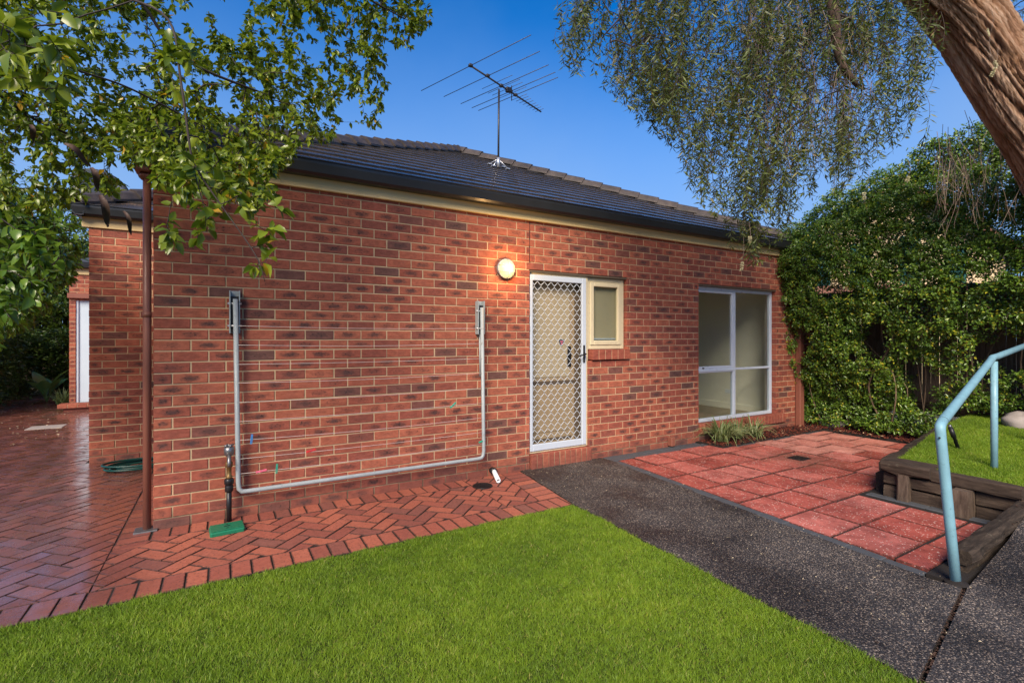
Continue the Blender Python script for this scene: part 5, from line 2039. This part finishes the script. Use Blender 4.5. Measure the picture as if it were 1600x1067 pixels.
# inner leaves that close the upper body of the hedge
F_, G_ = [], []
while len(F_) < 60000:
    y, z = rr_.uniform(-4.7, .1), rr_.uniform(1.7, 4.1)
    if z > hedge_top(y) - .06: continue
    if z < 2.3 and rr_.random() < .6: continue
    x = rr_.uniform(8.25, 9.28)
    if y > -.02 and x < 8.4: continue
    if mnoise.noise(Vector((y * 3, z * 3, x * 3))) < -.38: continue
    F_.append((x, y, z))
    G_.append((rr_.gauss(-.3, .6), rr_.gauss(0, .6), rr_.gauss(-.1, .4)))
B, Dv = np.concatenate([B, np.array(F_)]), np.concatenate([Dv, np.array(G_)])
n = len(B)
outw = np.array([-.45, -.15, .75]) + r_np.normal(0, .45, (n, 3))
ln_ = r_np.uniform(.028, .052, n)
yel = r_np.random(n) < .045 * (1 + 1.5 * (np.abs(B[:, 2] - 1.4) < .7))
lvv = np.where(yel, r_np.uniform(.92, 1, n), np.clip(r_np.beta(2.2, 2.3, n) * .9 + .10 * np.sin(B[:, 1] * 9) * np.sin(B[:, 2] * 8), 0, .92))
leaf_cloud('foliage', B, Dv, outw, ln_, ln_ * r_np.uniform(.45, .6, n), 'leaf_hedge', hd, lvv, .15, .15, simple=True)
T.wood(.0016, .38, 4, 7, .04).build('stem', MAT['stem'], hd)

# ------------------------------------------------------------------ weeping bottlebrush tree on the right
wt = empty('weeping_tree', (8.5, -3.5, .4), 'weeping bottlebrush tree with a thick leaning fibrous trunk and cream flowers', 'tree')
trunk_pts = [(8.5, -3.5, .2), (8.45, -3.5, .8), D(1733, 450, 5.15), D(1660, 280, 5.1), D(1583, 150, 4.95), D(1508, 20, 4.8), D(1415, -95, 4.55), D(1320, -205, 4.3), D(1200, -300, 4.1)]
path = spline(trunk_pts, 24)
rad0 = [.44, .37, .34, .325, .30, .285, .25, .19, .12]
n_s, m_s = 200, len(path)
V, lv, bk = [], [], []
u = None
for i, p in enumerate(path):
    t_ = (path[min(i + 1, m_s - 1)] - path[max(i - 1, 0)]).normalized()
    if u is None: u = t_.cross(Vector((0, 1, 0))).normalized()
    u = (u - t_ * u.dot(t_)).normalized()
    w_ = t_.cross(u)
    s_ = i / 24
    k = min(int(s_), len(rad0) - 2)
    r0 = rad0[k] + (rad0[k + 1] - rad0[k]) * (s_ - k)
    for j in range(n_s):
        a = 2 * math.pi * j / n_s
        arc = i * .025
        tw = a + arc * .55
        q = Vector((math.cos(tw) * 3.2, math.sin(tw) * 3.2, arc * 1.1))
        big = mnoise.noise(q * .55) * .05
        n1 = mnoise.noise(Vector((math.cos(tw) * 7.5, math.sin(tw) * 7.5, arc * 1.5)))
        n2 = mnoise.noise(Vector((math.cos(tw) * 17, math.sin(tw) * 17, arc * 3.2 + 4)))
        ridge = 1 - abs(n1) * 2.4
        ridge2 = 1 - abs(n2) * 2.2
        n3 = mnoise.noise(Vector((math.cos(tw) * 38, math.sin(tw) * 38, arc * 6 + 9)))
        ridge3 = 1 - abs(n3) * 2.2
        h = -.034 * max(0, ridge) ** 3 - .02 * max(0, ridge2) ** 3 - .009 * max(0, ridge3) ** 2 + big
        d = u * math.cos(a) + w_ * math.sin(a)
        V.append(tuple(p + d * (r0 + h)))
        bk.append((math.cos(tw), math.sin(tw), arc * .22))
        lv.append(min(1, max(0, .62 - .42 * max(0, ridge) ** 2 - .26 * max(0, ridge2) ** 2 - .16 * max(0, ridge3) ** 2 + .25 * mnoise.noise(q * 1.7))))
F = []
for i in range(m_s - 1):
    for j in range(n_s):
        F.append((i * n_s + j, i * n_s + (j + 1) % n_s, (i + 1) * n_s + (j + 1) % n_s, (i + 1) * n_s + j))
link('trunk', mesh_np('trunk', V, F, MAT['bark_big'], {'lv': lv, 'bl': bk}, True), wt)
T = Tree()
rr_ = random.Random(17)
r_np = np.random.default_rng(17)
t0 = T.limb([path[120], path[144], path[168], path[192]], 3)
B1_ = T.limb([D(1330, -190, 4.3), D(1296, -60, 4.3), D(1303, 20, 4.3), D(1312, 92, 4.35), D(1340, 135, 4.4)], 6, t0[-4])
T.limb([D(1330, 30, 4.35), D(1348, 70, 4.4), D(1352, 100, 4.4)], 4, B1_[12])
limb_r = [.072 - .0022 * i for i in range(len(B1_))]
MB().tube([T.P[i] for i in B1_], limb_r, 10).build('limb', MAT['bark_limb'], wt)
B2_ = T.limb([D(1180, -260, 4.1), D(1100, -160, 4.0), D(1040, -60, 4.0), D(985, 10, 4.1), D(940, 60, 4.1)], 6, t0[-1])
B3_ = T.limb([D(1230, -200, 4.4), D(1190, -80, 4.6), D(1170, 40, 4.8), D(1165, 150, 4.9)], 6, t0[-1])
B4_ = T.limb([D(1400, -150, 5.0), D(1395, -20, 5.2), D(1390, 60, 5.3), D(1420, 75, 5.4), D(1460, 55, 5.4)], 5, t0[3])
B5_ = T.limb([D(1560, -120, 5.0), D(1640, -40, 5.1), D(1690, 60, 5.2)], 5, t0[1])
# strands: each hangs from a point above its tip
wpoly = [(880, -60), (876, 40), (868, 72), (885, 110), (900, 128), (925, 118), (945, 140), (975, 170), (1008, 205), (1040, 225), (1062, 250), (1075, 300), (1086, 325), (1120, 345), (1165, 352), (1215, 335), (1260, 322), (1310, 310), (1350, 285), (1400, 262), (1440, 240), (1455, 205), (1440, 170), (1470, 120), (1455, 60), (1430, 0), (1420, -60)]
def wdens(x, y):
    v = .45 + .55 * (mnoise.noise(Vector((x * .009, y * .006, 7.7))) > -.22)
    if x > 1340: v *= .55
    if x > 1340 and y > 130: v *= .55
    if x < 960: v *= .8
    if y < 0: v *= .5
    return v
tipsW = []
N_ST = 1500
centres = volume_targets(150, wpoly, lambda x, y: 3.7 + .0007 * (x - 870), lambda x, y: 4.8 + .0012 * (x - 870), rr_, wdens)
tp = []
while len(tp) < N_ST:
    c_ = rr_.choice(centres)
    q = c_ + Vector((rr_.gauss(0, .13), rr_.gauss(0, .14), rr_.gauss(0, .17)))
    qx, qy, qd = pr(*q)
    if qy > -70 and not inpoly(qx, qy, wpoly): continue
    tp.append(q)
tp += volume_targets(260, wpoly, 3.8, 5.0, rr_, wdens)
tp += volume_targets(75, [(1110, 325), (1240, 305), (1230, 370), (1190, 420), (1150, 425), (1135, 370)], 4.3, 4.7, rr_)
tp += volume_targets(90, [(1540, -40), (1680, -40), (1680, 160), (1600, 140), (1560, 60)], 5.6, 6.4, rr_)
starts = []
strands = []
for p in tp:
    L = rr_.uniform(.18, .55)
    s0 = p + Vector((rr_.gauss(.05, .06), rr_.gauss(0, .06), L))
    starts.append(s0)
    strands.append((s0, p))
T.grow(starts, .12, .012, .12, rr_, upw=3)
LB, LD = [], []
sm_ = MB()
for (a, b) in strands:
    k = 6
    o1 = Vector((rr_.gauss(0, .035), rr_.gauss(0, .035), 0))
    pts = [a.lerp(b, i / (k - 1)) + o1 * math.sin(math.pi * i / (k - 1)) for i in range(k)]
    sm_.tube(pts, [.0017, .0016, .0015, .0013, .0011, .0008], 3, cap=False)
    L = (b - a).length
    nl = int(L * rr_.uniform(46, 72))
    for q in range(nl):
        f_ = rr_.random() ** .75 * (k - 1)
        i = min(int(f_), k - 2)
        p = pts[i].lerp(pts[i + 1], f_ - i)
        az = rr_.uniform(0, 2 * math.pi)
        LB.append(tuple(p))
        LD.append((math.cos(az) * .8, math.sin(az) * .8, -.62 + rr_.gauss(0, .35)))
n = len(LB)
ln_ = r_np.uniform(.042, .085, n)
leaf_cloud('foliage', LB, LD, rvec(r_np, n), ln_, r_np.uniform(.009, .0145, n), 'leaf_weep', wt, np.clip(r_np.beta(2, 2.4, n), 0, 1), narrow=True, curl=.05)
sm_.build('strand', MAT['twig'], wt)['kind'] = 'stuff'
T.wood(.0015, .43, 4, 7, .06).build('branch', MAT['twig_dark'], wt)
# bare pale twigs hanging in the middle and over the hedge
m = MB()
bare = volume_targets(230, [(1170, 20), (1330, 20), (1360, 150), (1340, 260), (1180, 250)], 4.3, 4.8, rr_) + volume_targets(70, [(1440, 215), (1590, 225), (1600, 330), (1470, 340)], 5.2, 5.9, rr_)
for p in bare:
    L = rr_.uniform(.25, .7)
    a = p + Vector((rr_.gauss(0, .05), rr_.gauss(0, .05), L * .6))
    b = p + Vector((rr_.gauss(0, .09), rr_.gauss(0, .09), -L * .4))
    m.tube(spline([a, a.lerp(b, .4) + Vector((rr_.gauss(0, .03), rr_.gauss(0, .03), 0)), b], 4), [.003 - .0002 * i for i in range(9)], 3, cap=False)
    for q in range(2):
        s_ = a.lerp(b, rr_.uniform(.3, .8))
        m.tube([s_, s_ + Vector((rr_.gauss(0, .06), rr_.gauss(0, .06), -rr_.uniform(.08, .25)))], [.0016, .0008], 3, cap=False)
m.build('bare_twig', MAT['twig_pale'], wt)['kind'] = 'stuff'
# cream bottlebrush flowers
def flower(c, e, L):
    B, Dv = [], []
    for q in range(70):
        f_ = random.random()
        az = random.uniform(0, 2 * math.pi)
        B.append(tuple(c + e * L * f_))
        s_ = e.cross(Vector((math.cos(az), math.sin(az), .3))).normalized()
        Dv.append(tuple(s_ + e * .5))
    n = len(B)
    return leaf_cloud('flower_spike', B, Dv, rvec(r_np, n), np.full(n, .021), np.full(n, .006), 'flower', wt, r_np.random(n), narrow=True)


fl = [(906, 32), (915, 18), (968, 5), (985, 38), (990, 28), (988, 75), (958, 100), (970, 118), (1028, 5), (1032, 20), (1086, 50), (1120, 78), (1133, 8), (1160, 40), (1172, 65), (1205, 70), (1219, 53), (1255, 145), (1240, 138), (1228, 195), (1150, 130), (1165, 185), (1104, 188), (1220, 55), (1275, 150), (1118, 170), (1110, 240), (1140, 165), (1182, 330), (1204, 325), (1163, 345), (1171, 382), (1160, 408), (1195, 160), (1547, 56), (1554, 95), (1556, 105), (1420, 275), (1300, 265), (1350, 300), (1205, 235), (1126, 180), (1175, 310)]
for (px, py) in fl:
    d = 4.35 + rr_.uniform(-.25, .3) if px < 1480 else 4.45
    c = D(px, py, d)
    hook = c + Vector((rr_.gauss(0, .03), rr_.gauss(0, .03), rr_.uniform(.14, .28)))
    fs_ = MB().tube(spline([c, c.lerp(hook, .5) + Vector((rr_.gauss(0, .015), rr_.gauss(0, .015), 0)), hook], 3), [.0012, .0013, .0014, .0015, .0015, .0016, .0016], 4).build('flower_stalk', MAT['twig_pale'], wt)
    o = flower(c, Vector((rr_.gauss(0, .5), rr_.gauss(0, .4), rr_.choice((-1, -1, .4)))).normalized(), rr_.uniform(.055, .09))
    del o['kind']

# ------------------------------------------------------------------ neighbouring house beyond the fence
nb = empty('neighbour_house', (18, 2.5, 0), 'distant cream brick house with green windows and tiled gable roof', 'house')
nc_ = D(1395, 500, 16.5)
Mn = Matrix.Translation((nc_.x, nc_.y, -.35)) @ Matrix.Rotation(R(-42), 4, 'Z')
def nbx(name, mat, *a, parent=nb):
    return MB().box(*a, Mn).build(name, MAT[mat], parent)
m = MB()
prof = [(-3.2, 0), (3.2, 0), (3.2, 4.6), (0, 6.9), (-3.2, 4.6)]
vs = [Mn @ Vector((p[0], 0, p[1])) for p in prof] + [Mn @ Vector((p[0], 8, p[1])) for p in prof]
m.add(vs, [(0, 1, 2, 3, 4), (9, 8, 7, 6, 5)] + [(i, (i + 1) % 5, 5 + (i + 1) % 5, 5 + i) for i in range(5)])
m.build('wall', MAT['neighbour_brick'], nb)
m = MB()
for sx in (-1, 1):
    a = [Vector((0, -.5, 7.12)), Vector((sx * 4.0, -.5, 4.25)), Vector((sx * 4.0, 8.4, 4.25)), Vector((0, 8.4, 7.12))]
    b = [p - Vector((0, 0, .1)) for p in a]
    m.add([Mn @ p for p in a + b], [(0, 1, 2, 3), (7, 6, 5, 4), (0, 4, 5, 1), (1, 5, 6, 2), (2, 6, 7, 3), (3, 7, 4, 0)])
rf = m.build('roof', MAT['roof_far'], nb)
for sx in (-1, 1):
    m = MB()
    a = [Vector((0, -.53, 7.03)), Vector((sx * 4.02, -.53, 4.15)), Vector((sx * 4.02, -.53, 3.92)), Vector((0, -.53, 6.80))]
    b = [p + Vector((0, .03, 0)) for p in a]
    m.add([Mn @ p for p in a + b], [(0, 1, 2, 3), (7, 6, 5, 4), (0, 4, 5, 1), (1, 5, 6, 2), (2, 6, 7, 3), (3, 7, 4, 0)])
    m.build('barge_board', MAT['neighbour_trim'], nb)
for (x0, x1, z0, z1) in ((-2.5, -1.9, 3.6, 4.7), (-1.3, -.7, 3.6, 5.0), (.2, .8, 3.6, 5.2), (1.5, 2.1, 3.6, 4.8)):
    w_ = nbx('window', 'neighbour_window', x0, x1, -.04, -.005, z0, z1)
    nbx('pane', 'glass', x0 + .06, x1 - .06, -.06, -.045, z0 + .06, z1 - .06, parent=w_)
nbx('lower_eave', 'neighbour_trim', -3.6, 3.6, -.9, -.006, 3.2, 3.5)

# ------------------------------------------------------------------ fallen leaves and petals
def litter(name, n, fn, mat, label, seed, smin, smax):
    r = random.Random(seed)
    m = MB()
    k = 0
    while k < n:
        p = fn(r)
        if p is None: continue
        k += 1
        a = r.uniform(0, 6.28)
        L = r.uniform(smin, smax)
        w_ = L * r.uniform(.3, .5)
        e, s_ = Vector((math.cos(a), math.sin(a), r.gauss(0, .12))), Vector((-math.sin(a), math.cos(a), r.gauss(0, .2)))
        c = Vector(p)
        th = Vector((0, 0, .0012))
        top_ = [c - e * L / 2, c - s_ * w_ / 2 + Vector((0, 0, .003)), c + e * L / 2 + Vector((0, 0, .002)), c + s_ * w_ / 2 + Vector((0, 0, .003))]
        m.add(top_ + [q - th for q in top_], [(0, 1, 2, 3), (7, 6, 5, 4), (0, 4, 5, 1), (1, 5, 6, 2), (2, 6, 7, 3), (3, 7, 4, 0)])
    return tag(m.build(name, MAT[mat]), label, 'leaf litter', kind='stuff')


litter('leaf_litter', 60, lambda r: (r.uniform(-3.6, -.3), r.uniform(-.8, 8.5), .006), 'dead_leaf', 'brown fallen leaves scattered on the wet brick paving', 51, .02, .05)
litter('petal_litter', 260, lambda r: (r.uniform(-3.9, -1.5), r.uniform(4.5, 11), .006), 'pale_petal', 'pale petals scattered on the far brick paving', 52, .012, .04)
litter('petal_litter', 170, lambda r: (r.uniform(4.4, 8.6), r.uniform(-2.3, -.4), .006), 'pale_petal', 'pale petals and bits on the red patio', 53, .006, .016)
litter('petal_litter', 200, lambda r: (r.uniform(3.2, 4.3), r.uniform(-3.8, -.1), .003), 'pale_petal', 'pale bits fallen on the dark aggregate path', 54, .005, .014)
litter('leaf_litter', 260, lambda r: (lambda f: (3.0 + 1.22 * f + r.gauss(0, .012), -3.707 + .22 * f + r.gauss(0, .012), -.004))(r.random()), 'dead_leaf', 'brown crumbs filling the joint between path and ramp', 56, .008, .02)
litter('leaf_litter', 110, lambda r: (r.uniform(3.15, 4.3), r.uniform(-3.6, -.1), .004), 'dead_leaf', 'small brown leaf bits on the dark aggregate path', 57, .008, .02)
litter('leaf_litter', 150, lambda r: (lambda x: (x, r.uniform(-3.45, -3.36), .10 * (x - 4.22) / .78 * 1.15 + .012))(r.uniform(4.4, 5.7)), 'dead_leaf', 'brown leaf crumbs along the ramp edge sleeper', 55, .01, .03)
